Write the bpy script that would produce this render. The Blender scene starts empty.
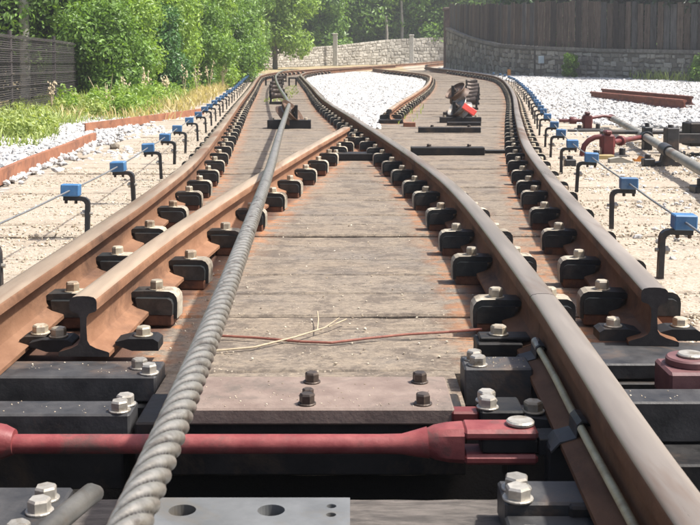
import bpy, math, random
import numpy as np
from math import sin, cos, pi, radians as R
from mathutils import Vector, Matrix
random.seed(7); RNG = np.random.default_rng(7)
S = bpy.context.scene; COL = S.collection

# ------------------------------------------------------------------ camera, sky, sun, exposure
cd = bpy.data.cameras.new('camera'); cam = bpy.data.objects.new('camera', cd); COL.objects.link(cam)
cam.location = (0, 0, .741); cam.rotation_euler = (R(90 - 4.0), 0, 0)
cd.sensor_fit = 'HORIZONTAL'; cd.sensor_width = 36; cd.lens = 1069 / 700 * 36; cd.shift_y = -.17678
cd.clip_start = .05; cd.clip_end = 600
cd.dof.use_dof = True; cd.dof.focus_distance = 3.6; cd.dof.aperture_fstop = 22
S.camera = cam
SUN_EL, SUN_AZ = R(58), R(94)                 # azimuth from +y towards +x
w = bpy.data.worlds.new('World'); S.world = w; w.use_nodes = True
nt = w.node_tree; bg = nt.nodes['Background']
sky = nt.nodes.new('ShaderNodeTexSky'); sky.sky_type = 'NISHITA'; sky.sun_disc = False
sky.sun_elevation = SUN_EL; sky.sun_rotation = SUN_AZ; sky.dust_density = 5; sky.air_density = .9
nt.links.new(sky.outputs['Color'], bg.inputs['Color']); bg.inputs['Strength'].default_value = .11
sl = bpy.data.lights.new('sun', 'SUN'); sl.energy = 4.3; sl.angle = R(2.2); sl.color = (1, .96, .90)
sun = bpy.data.objects.new('sun', sl); COL.objects.link(sun)
sd = Vector((sin(SUN_AZ) * cos(SUN_EL), cos(SUN_AZ) * cos(SUN_EL), sin(SUN_EL)))
sun.rotation_euler = sd.to_track_quat('Z', 'Y').to_euler()
S.view_settings.view_transform = 'Standard'; S.view_settings.look = 'None'
S.view_settings.exposure = .96; S.view_settings.gamma = 1

# ------------------------------------------------------------------ materials
def nm(name):
    m = bpy.data.materials.new(name); m.use_nodes = True
    t = m.node_tree; b = t.nodes['Principled BSDF']
    return m, t, b
def node(t, typ, **kw):
    n = t.nodes.new(typ)
    for k, v in kw.items():
        if k in n.inputs.keys(): n.inputs[k].default_value = v
        else: setattr(n, k, v)
    return n
def coords(t, scale=(1, 1, 1), kind='Object', rnd=True):
    tc = node(t, 'ShaderNodeTexCoord'); mp = node(t, 'ShaderNodeMapping'); mp.inputs['Scale'].default_value = scale
    t.links.new(tc.outputs[kind], mp.inputs['Vector'])
    if rnd:
        oi = node(t, 'ShaderNodeObjectInfo'); mu = node(t, 'ShaderNodeMath', operation='MULTIPLY'); mu.inputs[1].default_value = 37.0
        t.links.new(oi.outputs['Random'], mu.inputs[0]); t.links.new(mu.outputs[0], mp.inputs['Location'])
    return mp.outputs['Vector']
def noise(t, vec, scale, detail=5, rough=.6, dist=0):
    n = node(t, 'ShaderNodeTexNoise'); n.inputs['Scale'].default_value = scale; n.inputs['Detail'].default_value = detail
    n.inputs['Roughness'].default_value = rough; n.inputs['Distortion'].default_value = dist
    t.links.new(vec, n.inputs['Vector']); return n.outputs['Fac']
def ramp(t, fac, stops, interp='LINEAR'):
    r = node(t, 'ShaderNodeValToRGB'); e = r.color_ramp.elements; r.color_ramp.interpolation = interp
    while len(e) < len(stops): e.new(.5)
    for i, (p, c) in enumerate(stops):
        e[i].position = p; e[i].color = (c, c, c, 1) if isinstance(c, (int, float)) else (*c, 1)
    t.links.new(fac, r.inputs['Fac']); return r.outputs['Color']
def mix(t, fac, a, b, blend='MIX'):
    m = node(t, 'ShaderNodeMix', data_type='RGBA', blend_type=blend)
    for s, v in ((0, fac), (6, a), (7, b)):
        if isinstance(v, (int, float)): m.inputs[s].default_value = v
        elif isinstance(v, tuple): m.inputs[s].default_value = (*v, 1)
        else: t.links.new(v, m.inputs[s])
    return m.outputs[2]
def bump(t, b, h, strength=.4, dist=.01):
    n = node(t, 'ShaderNodeBump'); n.inputs['Strength'].default_value = strength; n.inputs['Distance'].default_value = dist
    t.links.new(h, n.inputs['Height']); t.links.new(n.outputs['Normal'], b.inputs['Normal'])
def mat(name, a, b_, rough=.6, metal=0, scale=20, c=None, bumpk=.3, bdist=.004, stretch=(1, 1, 1), lo=.35, hi=.65, rough2=None, spec=None):
    """two or three tone weathered surface"""
    m, t, b = nm(name); v = coords(t, stretch)
    n1 = noise(t, v, scale, 7, .65)
    col = ramp(t, n1, [(lo, a), (hi, b_)])
    if c is not None:
        n2 = noise(t, v, scale * .35, 6, .7, .5)
        col = mix(t, ramp(t, n2, [(.52, 0), (.66, 1)]), col, c)
    oi = node(t, 'ShaderNodeObjectInfo'); col = mix(t, 1, col, ramp(t, oi.outputs['Random'], [(0, .72), (1, 1.12)]), 'MULTIPLY')      # pieces weather differently
    t.links.new(col, b.inputs['Base Color'])
    b.inputs['Metallic'].default_value = metal
    if rough2 is None: b.inputs['Roughness'].default_value = rough
    else: t.links.new(ramp(t, n1, [(lo, rough), (hi, rough2)]), b.inputs['Roughness'])
    if spec is not None: b.inputs['Specular IOR Level'].default_value = spec
    if bumpk: bump(t, b, noise(t, v, scale * 4, 5, .7), bumpk, bdist)
    return m
M = {}
M['rail_rust'] = mat('rail_rust', (.165, .080, .042), (.245, .130, .074), .72, 0, 11, (.10, .05, .029), .6, .003, (1, .5, 1), spec=.35)
M['rail_worn'] = mat('rail_worn', (.255, .185, .125), (.345, .27, .195), .38, .25, 7, (.20, .105, .055), .2, .002, (2, .18, 1), rough2=.58)
M['rail_bright'] = mat('rail_bright', (.29, .235, .185), (.40, .345, .29), .27, .42, 7, (.24, .145, .085), .15, .002, (2, .15, 1), rough2=.44)
M['rail_brown'] = mat('rail_brown', (.125, .057, .028), (.21, .102, .052), .7, 0, 11, (.065, .035, .021), .6, .003, (1, .5, 1), spec=.2)
M['rail_end'] = mat('rail_end', (.018, .017, .018), (.05, .045, .042), .55, .2, 25, None, .3)
M['clip_black'] = mat('clip_black', (.010, .013, .014), (.030, .034, .035), .42, 0, 30, (.05, .045, .04), .3, .002)
M['clip_dust'] = mat('clip_dust', (.19, .16, .12), (.42, .375, .295), .8, 0, 22, (.10, .07, .045), .4, .002)
M['bolt_metal'] = mat('bolt_metal', (.33, .28, .20), (.48, .43, .34), .5, .3, 40, (.24, .16, .10), .2, .001)
M['bolt_zinc'] = mat('bolt_zinc', (.31, .29, .25), (.45, .42, .37), .42, .45, 60, (.22, .18, .13), .2, .001)
M['bolt_dark'] = mat('bolt_dark', (.05, .04, .035), (.12, .09, .07), .5, .5, 60, None, .2, .001)
M['shoe_rust'] = mat('shoe_rust', (.07, .028, .016), (.17, .068, .032), .85, 0, 25, (.035, .02, .013), .5, .003)
M['black_steel'] = mat('black_steel', (.007, .007, .0075), (.022, .021, .021), .5, 0, 14, (.05, .036, .026), .4, .003, rough2=.7, spec=.3)
M['worn_steel'] = mat('worn_steel', (.024, .024, .025), (.060, .059, .060), .42, .1, 10, (.115, .08, .058), .35, .003, rough2=.7, spec=.4)
M['red_paint'] = mat('red_paint', (.15, .025, .027), (.22, .055, .052), .55, 0, 22, (.075, .042, .036), .4, .002)
M['dark_red'] = mat('dark_red', (.095, .014, .014), (.15, .028, .024), .5, 0, 12, (.07, .022, .018), .2, .002)
M['red_plate'] = mat('red_plate', (.14, .10, .082), (.21, .16, .132), .7, .0, 12, (.105, .085, .07), .5, .003)
M['zinc_plate'] = mat('zinc_plate', (.13, .135, .135), (.20, .205, .205), .5, .3, 9, (.17, .15, .12), .3, .002)
M['cable_steel'] = mat('cable_steel', (.22, .205, .175), (.34, .32, .28), .36, .6, 60, (.11, .09, .07), .15, .001)
t = M['cable_steel'].node_tree; b = t.nodes['Principled BSDF']; a = node(t, 'ShaderNodeAttribute'); a.attribute_name = 'groove_shade'      # shade between the strands, painted in as a dark greasy tone
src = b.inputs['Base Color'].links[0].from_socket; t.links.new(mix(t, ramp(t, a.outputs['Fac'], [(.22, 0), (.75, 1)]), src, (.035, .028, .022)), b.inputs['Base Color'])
M['blue_plastic'] = mat('blue_plastic', (.035, .115, .25), (.05, .16, .32), .5, 0, 30, (.11, .19, .30), .1, .001)
M['bracket_black'] = mat('bracket_black', (.012, .014, .016), (.03, .032, .034), .5, .1, 30, (.07, .05, .04), .3, .002)
M['wire_steel'] = mat('wire_steel', (.30, .30, .29), (.45, .45, .44), .4, .7, 40, None, 0)
M['edging_rust'] = mat('edging_rust', (.20, .078, .04), (.29, .125, .066), .85, 0, 10, (.12, .05, .03), .5, .004)
M['old_rust'] = mat('old_rust', (.16, .05, .03), (.25, .085, .05), .8, 0, 10, (.12, .05, .035), .5, .004)
M['concrete'] = mat('concrete', (.42, .40, .35), (.54, .52, .47), .9, 0, 12, (.30, .28, .23), .4, .004)
M['cap_stone'] = mat('cap_stone', (.15, .14, .12), (.24, .225, .20), .9, 0, 9, (.10, .095, .085), .5, .01)
M['pipe_grey'] = mat('pipe_grey', (.19, .18, .15), (.27, .26, .225), .5, .2, 9, (.15, .105, .075), .2, .002)
M['netting'] = mat('netting', (.035, .03, .03), (.06, .05, .048), .8, 0, 5, None, 0)
M['yellow_wood'] = mat('yellow_wood', (.34, .25, .10), (.46, .36, .18), .8, 0, 10, None, .3, .003, (1, 6, 6))
M['grey_wood'] = mat('grey_wood', (.28, .26, .21), (.40, .38, .32), .8, 0, 10, None, .3, .003, (1, 6, 6))
M['orange'] = mat('orange', (.55, .20, .03), (.65, .28, .05), .6, 0, 10, None, 0)
M['signal_red'] = mat('signal_red', (.60, .045, .03), (.68, .07, .05), .45, 0, 6, (.45, .06, .04), .1, .002)
M['sheave_steel'] = mat('sheave_steel', (.20, .195, .18), (.33, .32, .30), .42, .6, 20, (.14, .09, .065), .2, .002)
M['sheave_brown'] = mat('sheave_brown', (.10, .055, .035), (.17, .10, .06), .6, .1, 20, (.06, .04, .03), .3, .002)
M['hub_red'] = mat('hub_red', (.10, .04, .042), (.16, .075, .075), .6, 0, 12, (.07, .045, .04), .3, .002)
M['bar_grey'] = mat('bar_grey', (.10, .095, .085), (.19, .18, .16), .45, .4, 14, (.13, .09, .06), .3, .002)
M['conduit'] = mat('conduit', (.40, .35, .20), (.50, .45, .29), .55, 0, 20, (.28, .22, .13), .1, .001)
M['bark'] = mat('bark', (.10, .085, .065), (.20, .17, .13), .9, 0, 12, None, .6, .02, (1, 1, .3))
M['pale_bark'] = mat('pale_bark', (.30, .27, .22), (.42, .38, .32), .9, 0, 12, None, .6, .02, (1, 1, .3))
M['stalk'] = mat('stalk', (.46, .36, .22), (.62, .52, .36), .85, 0, 30, None, 0)
M['twig'] = mat('twig', (.40, .32, .21), (.52, .44, .31), .8, 0, 60, None, 0)
M['wire_brown'] = mat('wire_brown', (.16, .05, .035), (.24, .09, .06), .6, 0, 60, None, 0)
M['plate_sign'] = mat('plate_sign', (.20, .26, .30), (.26, .32, .36), .6, 0, 6, None, 0)

M['pillar_brick'] = mat('pillar_brick', (.10, .065, .05), (.16, .11, .09), .9, 0, 6, None, .4, .01)
def leaf_mat(name, a, b_, dark=None, trans=.45):
    m, t, b = nm(name)
    g = node(t, 'ShaderNodeNewGeometry')
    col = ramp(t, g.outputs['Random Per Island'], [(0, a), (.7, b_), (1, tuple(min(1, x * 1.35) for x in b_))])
    b.inputs['Roughness'].default_value = .45
    t.links.new(col, b.inputs['Base Color'])
    tr = node(t, 'ShaderNodeBsdfTranslucent'); t.links.new(mix(t, 1, col, (1.0, 1.0, .45), 'MULTIPLY'), tr.inputs['Color'])
    ms = node(t, 'ShaderNodeMixShader'); ms.inputs[0].default_value = trans
    t.links.new(b.outputs[0], ms.inputs[1]); t.links.new(tr.outputs[0], ms.inputs[2])
    t.links.new(ms.outputs[0], t.nodes['Material Output'].inputs['Surface'])
    return m
M['leaf_mid'] = leaf_mat('leaf_mid', (.085, .165, .03), (.185, .315, .062))
M['leaf_light'] = leaf_mat('leaf_light', (.14, .24, .036), (.29, .43, .09))
M['leaf_dark'] = leaf_mat('leaf_dark', (.04, .105, .03), (.09, .205, .055), trans=.3)
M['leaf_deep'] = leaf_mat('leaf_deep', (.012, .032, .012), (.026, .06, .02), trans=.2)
M['grass'] = leaf_mat('grass', (.19, .27, .06), (.40, .47, .17))
M['dry_grass'] = leaf_mat('dry_grass', (.40, .32, .14), (.62, .52, .28))

def wood_mat(name, tones, rust, sand):
    """weathered sleeper timber: grain along x; attribute 'stain' = rust, 'sand' = sand lying on the end"""
    m, t, b = nm(name); v = coords(t, (1, 1, 1)); vg = coords(t, (1.1, 26, 8)); vc = coords(t, (1.6, 34, 10))
    grain = noise(t, vg, 3, 8, .7, .4); crack = noise(t, vc, 1.6, 4, .6, .8); blot = noise(t, v, 3.2, 5, .65); fine = noise(t, v, 120, 3, .7)
    col = ramp(t, grain, [(.22, tones[0]), (.50, tones[1]), (.78, tones[2])])
    oi = node(t, 'ShaderNodeObjectInfo')
    col = mix(t, ramp(t, oi.outputs['Random'], [(0, .0), (.25, .12), (.6, .45), (1, .7)]), col, mix(t, .5, col, tones[3]))
    col = mix(t, ramp(t, blot, [(.48, 0), (.66, .75)]), col, (.12, .105, .092))
    mott = noise(t, coords(t, (1, 1.5, 1)), 38, 8, .85)
    col = mix(t, ramp(t, mott, [(.48, 0), (.62, .6)]), col, (.28, .225, .16)); col = mix(t, ramp(t, mott, [(.38, .85), (.485, 0)]), col, (.06, .046, .036))
    dirt = noise(t, coords(t, (1, 1, 1), 'Generated', False), 1, 2) if False else noise(t, coords(t, (1, 1, 1)), 7, 7, .8)
    col = mix(t, ramp(t, dirt, [(.50, 0), (.58, .75)]), col, (.08, .062, .048))
    col = mix(t, ramp(t, crack, [(.28, 1), (.36, 0)]), col, (.03, .024, .02))
    vo = node(t, 'ShaderNodeTexVoronoi'); vo.inputs['Scale'].default_value = 70; t.links.new(v, vo.inputs['Vector'])
    sp = ramp(t, vo.outputs['Distance'], [(.10, 1), (.22, 0)])
    spm = mix(t, ramp(t, noise(t, v, 9, 4), [(.45, 0), (.62, 1)]), (0, 0, 0), sp)
    col = mix(t, spm, col, (.40, .34, .26))
    at = node(t, 'ShaderNodeAttribute'); at.attribute_name = 'stain'
    st = node(t, 'ShaderNodeMath', operation='MULTIPLY'); t.links.new(at.outputs['Fac'], st.inputs[0])
    t.links.new(ramp(t, noise(t, v, 14, 6, .7), [(.44, 0), (.60, 1)]), st.inputs[1])
    col = mix(t, st.outputs[0], col, rust)
    dk = node(t, 'ShaderNodeMapRange'); dk.inputs['From Min'].default_value = .72; t.links.new(at.outputs['Fac'], dk.inputs['Value'])
    col = mix(t, dk.outputs['Result'], col, (.085, .04, .024))
    sa = node(t, 'ShaderNodeAttribute'); sa.attribute_name = 'sand'
    sv = node(t, 'ShaderNodeMath', operation='MULTIPLY'); sv.inputs[1].default_value = 1.15; sv.use_clamp = True
    t.links.new(sa.outputs['Fac'], sv.inputs[0])
    sm = node(t, 'ShaderNodeMath', operation='MULTIPLY'); t.links.new(sv.outputs[0], sm.inputs[0])
    t.links.new(ramp(t, noise(t, v, 6, 8, .75), [(.30, .35), (.5, 1)]), sm.inputs[1])
    scol = ramp(t, fine, [(.35, sand[0]), (.5, sand[1]), (.66, sand[2])])
    scol = mix(t, ramp(t, noise(t, v, 45, 3, .6), [(.56, 0), (.66, .85)]), scol, (.20, .16, .11)); scol = mix(t, ramp(t, noise(t, v, 2.5, 6, .75), [(.44, 0), (.62, .55)]), scol, (.29, .235, .175))
    col = mix(t, sm.outputs[0], col, scol)
    t.links.new(col, b.inputs['Base Color']); b.inputs['Roughness'].default_value = .85
    hh = mix(t, .5, grain, mott); hh = mix(t, .35, hh, fine)
    bump(t, b, hh, .75, .006)
    return m
SAND = ((.22, .18, .135), (.335, .285, .222), (.47, .415, .34))
M['sleeper_wood'] = wood_mat('sleeper_wood', ((.105, .082, .06), (.165, .13, .095), (.25, .205, .155), (.19, .165, .135)), (.38, .15, .05), SAND)
M['dark_timber'] = mat('dark_timber', (.05, .043, .037), (.115, .10, .088), .75, 0, 16, (.03, .026, .023), .6, .006, (1, 4, 4))  # darker, plainer timber for one plank in the pit
M['board_grey'] = mat('board_grey', (.075, .073, .070), (.125, .12, .115), .9, 0, 5, (.05, .046, .043), .5, .006, (5, 5, .5), spec=.2)
M['board_dark'] = mat('board_dark', (.034, .028, .024), (.068, .056, .047), .9, 0, 5, None, .5, .006, (5, 5, .5), spec=.2)
M['board_wood'] = mat('board_wood', (.080, .058, .044), (.155, .12, .094), .9, 0, 5, (.05, .038, .03), .5, .006, (5, 5, .5), spec=.2)

def ground_mat():
    m, t, b = nm('ground_mix'); v = coords(t, rnd=False)
    vo = node(t, 'ShaderNodeTexVoronoi'); vo.inputs['Scale'].default_value = 20; vo.inputs['Randomness'].default_value = 1; t.links.new(v, vo.inputs['Vector'])
    cell = ramp(t, vo.outputs['Color'], [(.2, (.27, .27, .26)), (.8, (.56, .555, .54))])
    gap = ramp(t, vo.outputs['Distance'], [(.35, 0), (.62, 1)])
    grav = mix(t, gap, cell, (.13, .125, .115))
    fine = noise(t, v, 110, 4, .7); n2 = noise(t, v, 3, 6, .7)
    sand = ramp(t, fine, [(.35, SAND[0]), (.5, SAND[1]), (.66, SAND[2])])
    sand = mix(t, ramp(t, noise(t, v, 35, 3, .6), [(.58, 0), (.66, .7)]), sand, (.22, .18, .12)); sand = mix(t, ramp(t, noise(t, v, 2.5, 6, .75), [(.44, 0), (.62, .55)]), sand, (.29, .235, .175))
    a = node(t, 'ShaderNodeAttribute'); a.attribute_name = 'sand'
    col = mix(t, a.outputs['Fac'], grav, sand)
    soil = ramp(t, n2, [(.35, (.20, .155, .085)), (.65, (.36, .29, .16))])
    a2 = node(t, 'ShaderNodeAttribute'); a2.attribute_name = 'soil'
    col = mix(t, a2.outputs['Fac'], col, soil)
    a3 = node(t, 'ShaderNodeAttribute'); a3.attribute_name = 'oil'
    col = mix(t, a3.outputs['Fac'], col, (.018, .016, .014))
    t.links.new(col, b.inputs['Base Color']); b.inputs['Roughness'].default_value = .95
    bump(t, b, mix(t, .5, vo.outputs['Distance'], fine), .8, .02)
    return m
M['ground'] = ground_mat()
def stone_mat(name, a, b_, c):
    m, t, b = nm(name); g = node(t, 'ShaderNodeNewGeometry'); v = coords(t, rnd=False)
    col = ramp(t, g.outputs['Random Per Island'], [(0, a), (.45, b_), (1, c)])
    col = mix(t, ramp(t, noise(t, v, 30, 5, .7), [(.4, 0), (.7, .55)]), col, tuple(x * .55 for x in a))
    t.links.new(col, b.inputs['Base Color']); b.inputs['Roughness'].default_value = .9
    bump(t, b, noise(t, v, 60, 4, .7), .5, .01)
    return m
M['ballast'] = stone_mat('ballast', (.32, .315, .305), (.49, .48, .465), (.68, .675, .66))
M['grit'] = stone_mat('grit', (.24, .19, .13), (.46, .39, .29), (.66, .60, .48))
M['wall_stone'] = stone_mat('wall_stone', (.13, .12, .10), (.26, .245, .21), (.42, .40, .35))
M['pale_stone'] = stone_mat('pale_stone', (.25, .23, .19), (.36, .335, .285), (.48, .45, .39))
M['mortar'] = mat('mortar', (.10, .095, .085), (.16, .15, .135), .95, 0, 10, None, .4, .01)
M['pale_mortar'] = mat('pale_mortar', (.26, .235, .185), (.36, .33, .27), .95, 0, 10, None, .4, .01)

# ------------------------------------------------------------------ mesh helpers
class MB:
    def __init__(s): s.v = []; s.f = []; s.m = []
    def add(s, vs, fs, mi=0):
        o = len(s.v); s.v += [tuple(p) for p in vs]; s.f += [tuple(i + o for i in f) for f in fs]
        s.m += mi if isinstance(mi, list) else [mi] * len(fs)
    def box(s, x0, x1, y0, y1, z0, z1, c=.003, mi=0, rot=0, at=None):
        """box with chamfered edges"""
        c = min(c, (x1 - x0) * .45, (y1 - y0) * .45, (z1 - z0) * .45); L = (x0, y0, z0); H = (x1, y1, z1)
        vs = []; idx = {}
        for sx in (0, 1):
            for sy in (0, 1):
                for sz in (0, 1):
                    base = [(L, H)[q][k] for k, q in enumerate((sx, sy, sz))]; sg = [1 - 2 * q for q in (sx, sy, sz)]
                    for ax in range(3):
                        p = [base[k] + (sg[k] * c if k != ax else 0) for k in range(3)]
                        idx[(sx, sy, sz, ax)] = len(vs); vs.append(p)
        fs = []
        def q4(ax, s_):
            a, b = [k for k in range(3) if k != ax]; out = []
            for (i, j) in ((0, 0), (1, 0), (1, 1), (0, 1)):
                k = [0, 0, 0]; k[ax] = s_; k[a] = i; k[b] = j; out.append(idx[(*k, ax)])
            return out
        for ax in range(3):
            for s_ in (0, 1): fs.append(q4(ax, s_))
        for ax in range(3):
            a, b = [k for k in range(3) if k != ax]
            for i in (0, 1):
                for j in (0, 1):
                    def K(t, ax2):
                        k = [0, 0, 0]; k[ax] = t; k[a] = i; k[b] = j; return idx[(*k, ax2)]
                    fs.append([K(0, a), K(1, a), K(1, b), K(0, b)])
        for sx in (0, 1):
            for sy in (0, 1):
                for sz in (0, 1): fs.append([idx[(sx, sy, sz, k)] for k in range(3)])
        cx, cy, cz = ((L[k] + H[k]) / 2 for k in range(3)); ce = Vector((cx, cy, cz)); out = []
        for f in fs:
            P = [Vector(vs[i]) for i in f]; n = (P[1] - P[0]).cross(P[2] - P[0]); mid = sum(P, Vector()) / len(P)
            out.append(f if n.dot(mid - ce) > 0 else f[::-1])
        if rot:
            cr, sr = cos(rot), sin(rot); vs = [((x - cx) * cr - (y - cy) * sr + cx, (x - cx) * sr + (y - cy) * cr + cy, z) for x, y, z in vs]
        s.add(vs, out, mi)
    def tube(s, path, r, seg=10, mi=0, cap=True):
        P = [Vector(p) for p in path]; n = len(P); rr = r if isinstance(r, (list, tuple)) else [r] * n
        rings = []; up = None
        for i in range(n):
            t = (P[min(i + 1, n - 1)] - P[max(i - 1, 0)]).normalized()
            if up is None: up = Vector((0, 0, 1)) if abs(t.z) < .9 else Vector((1, 0, 0))
            a = t.cross(up).normalized(); b = a.cross(t).normalized(); up = b
            rings.append([P[i] + (a * cos(2 * pi * k / seg) + b * sin(2 * pi * k / seg)) * rr[i] for k in range(seg)])
        vs = [p for q in rings for p in q]; fs = []
        for i in range(n - 1):
            for k in range(seg):
                k2 = (k + 1) % seg; fs.append((i * seg + k, i * seg + k2, (i + 1) * seg + k2, (i + 1) * seg + k))
        if cap: fs += [tuple(range(seg - 1, -1, -1)), tuple((n - 1) * seg + k for k in range(seg))]
        s.add(vs, [f[::-1] for f in fs], mi)
    def cyl(s, p0, p1, r, seg=16, mi=0, ch=.002):
        p0 = Vector(p0); p1 = Vector(p1); d = (p1 - p0); L = d.length; d.normalize(); ch = min(ch, L * .4, r * .4)
        s.tube([p0, p0 + d * ch, p1 - d * ch, p1], [r - ch, r, r, r - ch], seg, mi)
    def prism(s, prof, y0, y1, mi=0, mis=None):
        """profile in x,z extruded in y"""
        n = len(prof); vs = [(x, y0, z) for x, z in prof] + [(x, y1, z) for x, z in prof]
        fs = [(i, (i + 1) % n, n + (i + 1) % n, n + i) for i in range(n)]
        area = sum(prof[i][0] * prof[(i + 1) % n][1] - prof[(i + 1) % n][0] * prof[i][1] for i in range(n))
        caps = [tuple(range(n)), tuple(range(2 * n - 1, n - 1, -1))]
        if area < 0: fs = [f[::-1] for f in fs]; caps = [f[::-1] for f in caps]
        # a ccw profile in (x,z) seen from -y: the cap at y0 faces -y
        s.add(vs, fs + caps, (mis if mis else [mi] * n) + [mi, mi])
    def lathe(s, prof, seg=32, mi=0, mtx=None, closed=False):
        """profile (r,z) about z"""
        vs = []; n = len(prof)
        for k in range(seg):
            a = 2 * pi * k / seg
            for r, z in prof: vs.append((r * cos(a), r * sin(a), z))
        fs = []
        for k in range(seg):
            k2 = (k + 1) % seg
            for i in range(n - (0 if closed else 1)):
                i2 = (i + 1) % n; fs.append((k * n + i, k2 * n + i, k2 * n + i2, k * n + i2))
        if mtx is not None: vs = [mtx @ Vector(p) for p in vs]
        s.add(vs, fs, mi)
    def hexbolt(s, x, y, z, r=.021, h=.024, washer=True, mi=0, rot=0.0):
        if washer: s.cyl((x, y, z), (x, y, z + .004), r * 1.22, 18, mi, .001); z += .004
        vs = []; ring = [(r, 0), (r, h * .8), (r * .86, h)]
        for rr, zz in ring:
            for k in range(6):
                a = rot + k * pi / 3; vs.append((x + rr * cos(a), y + rr * sin(a), z + zz))
        fs = [(j * 6 + k, j * 6 + (k + 1) % 6, (j + 1) * 6 + (k + 1) % 6, (j + 1) * 6 + k) for j in range(2) for k in range(6)]
        fs.append(tuple(12 + k for k in range(6))); s.add(vs, fs, mi)
    def mesh(s, name, mats, smooth=False):
        me = bpy.data.meshes.new(name); me.from_pydata(s.v, [], s.f)
        for q in (mats if isinstance(mats, (list, tuple)) else [mats]): me.materials.append(M[q] if isinstance(q, str) else q)
        me.polygons.foreach_set('material_index', s.m)
        if smooth: me.polygons.foreach_set('use_smooth', [True] * len(s.f))
        me.update(); return me
def link(name, me, parent=None, loc=None, rotz=0.0):
    o = bpy.data.objects.new(name, me); COL.objects.link(o)
    if parent: o.parent = parent
    if loc is not None: o.location = loc
    if rotz: o.rotation_euler = (0, 0, rotz)
    return o
def smooth_angle(o, deg=35):
    me = o.data; me.polygons.foreach_set('use_smooth', [True] * len(me.polygons))
    me.set_sharp_from_angle(angle=R(deg)); return o
def build(mb, name, mats, parent=None, loc=None, rotz=0.0, smooth=0):
    o = link(name, mb.mesh(name, mats), parent, loc, rotz)
    if smooth: smooth_angle(o, smooth)
    return o
def tag(o, label=None, cat=None, group=None, kind=None):
    for k, v in (('label', label), ('category', cat), ('group', group), ('kind', kind)):
        if v: o[k] = v
    return o
def thing(name, label, cat, loc=(0, 0, 0), rotz=0.0, group=None):
    o = link(name, None, None, loc, rotz); return tag(o, label, cat, group)
def npmesh(name, v, f, m, attrs=None, smooth=False):
    """fast mesh from numpy; all faces same length"""
    me = bpy.data.meshes.new(name); k = f.shape[1]
    me.vertices.add(len(v)); me.vertices.foreach_set('co', v.astype(np.float32).ravel())
    me.loops.add(f.size); me.loops.foreach_set('vertex_index', f.astype(np.int32).ravel())
    me.polygons.add(len(f)); me.polygons.foreach_set('loop_start', np.arange(0, f.size, k, dtype=np.int32))
    me.polygons.foreach_set('loop_total', np.full(len(f), k, dtype=np.int32))
    me.polygons.foreach_set('use_smooth', np.full(len(f), smooth))
    me.materials.append(M[m]); me.update(calc_edges=True)
    for n, a in (attrs or {}).items():
        at = me.attributes.new(n, 'FLOAT', 'POINT'); at.data.foreach_set('value', a.astype(np.float32))
    return me
NTH = 'first second third fourth fifth sixth seventh eighth ninth tenth eleventh twelfth thirteenth fourteenth fifteenth sixteenth seventeenth eighteenth nineteenth twentieth'.split()
def nth(i):
    if i < 20: return NTH[i]
    return ('twenty-' + NTH[i - 20]) if i < 29 else ('thirtieth' if i == 29 else 'thirty-' + NTH[i - 30])

# ------------------------------------------------------------------ the lie of the land
def G(y):
    y = np.asarray(y, float)
    return np.where(y < 14, 0, np.where(y < 34, .00047 * (np.clip(y, 14, 34) - 14) ** 2, .188 + .0172 * (y - 34)))
def g(y): return float(G(y))
def catmull(pts, step=.12):
    P = np.array([(2 * np.array(pts[0]) - np.array(pts[1]))] + [np.array(p) for p in pts] + [(2 * np.array(pts[-1]) - np.array(pts[-2]))], float)
    out = []
    for i in range(1, len(P) - 2):
        p0, p1, p2, p3 = P[i - 1:i + 3]; d = np.linalg.norm(p2 - p1); n = max(2, int(d / step))
        t0, t1 = 0, np.linalg.norm(p1 - p0) ** .5; t2 = t1 + d ** .5; t3 = t2 + np.linalg.norm(p3 - p2) ** .5
        for k in range(n):
            t = t1 + (t2 - t1) * k / n
            a1 = p0 * (t1 - t) / (t1 - t0) + p1 * (t - t0) / (t1 - t0); a2 = p1 * (t2 - t) / (t2 - t1) + p2 * (t - t1) / (t2 - t1)
            a3 = p2 * (t3 - t) / (t3 - t2) + p3 * (t - t2) / (t3 - t2)
            b1 = a1 * (t2 - t) / (t2 - t0) + a2 * (t - t0) / (t2 - t0); b2 = a2 * (t3 - t) / (t3 - t1) + a3 * (t - t1) / (t3 - t1)
            out.append(b1 * (t2 - t) / (t2 - t1) + b2 * (t - t1) / (t2 - t1))
    out.append(P[-2]); return np.array(out)
def offset(path, d):
    t = np.gradient(path, axis=0); t /= np.linalg.norm(t, axis=1)[:, None]
    return path + np.stack([t[:, 1], -t[:, 0]], 1) * d
A = catmull([(-.862, .9), (-.864, 2.5), (-.866, 3.6), (-.876, 4.7), (-.925, 6.2), (-1.215, 10.25), (-1.70, 16.6), (-2.30, 25.2), (-2.70, 31), (-2.88, 34.5), (-2.80, 37.6), (-2.45, 40.6), (-1.75, 43.3), (-.55, 46.5), (1.0, 51), (3.4, 58.5), (6.7, 71), (9, 80)])
C0 = catmull([(.425, .75), (.437, 1.5), (.455, 2.0), (.474, 2.61), (.487, 4.37), (.452, 5.56), (.12, 10.25), (-.38, 16.64), (-.92, 25.2), (-1.36, 31.5), (-1.62, 35.5), (-1.55, 38.6), (-1.1, 41.8), (-.2, 45.3), (1.1, 49.6), (2.3, 53.2)])
B = catmull([(-.648, 2.56), (-.62, 3.28), (-.571, 4.04), (-.482, 5.13), (-.321, 6.83), (-.033, 9.6)])
D = catmull([(.488, 13.3), (.775, 16.22), (1.223, 20.13), (1.865, 25.9), (2.38, 31.6), (2.57, 34.8), (2.42, 37.4), (1.95, 40.0), (1.35, 43.2), (.95, 46.2)])
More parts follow.
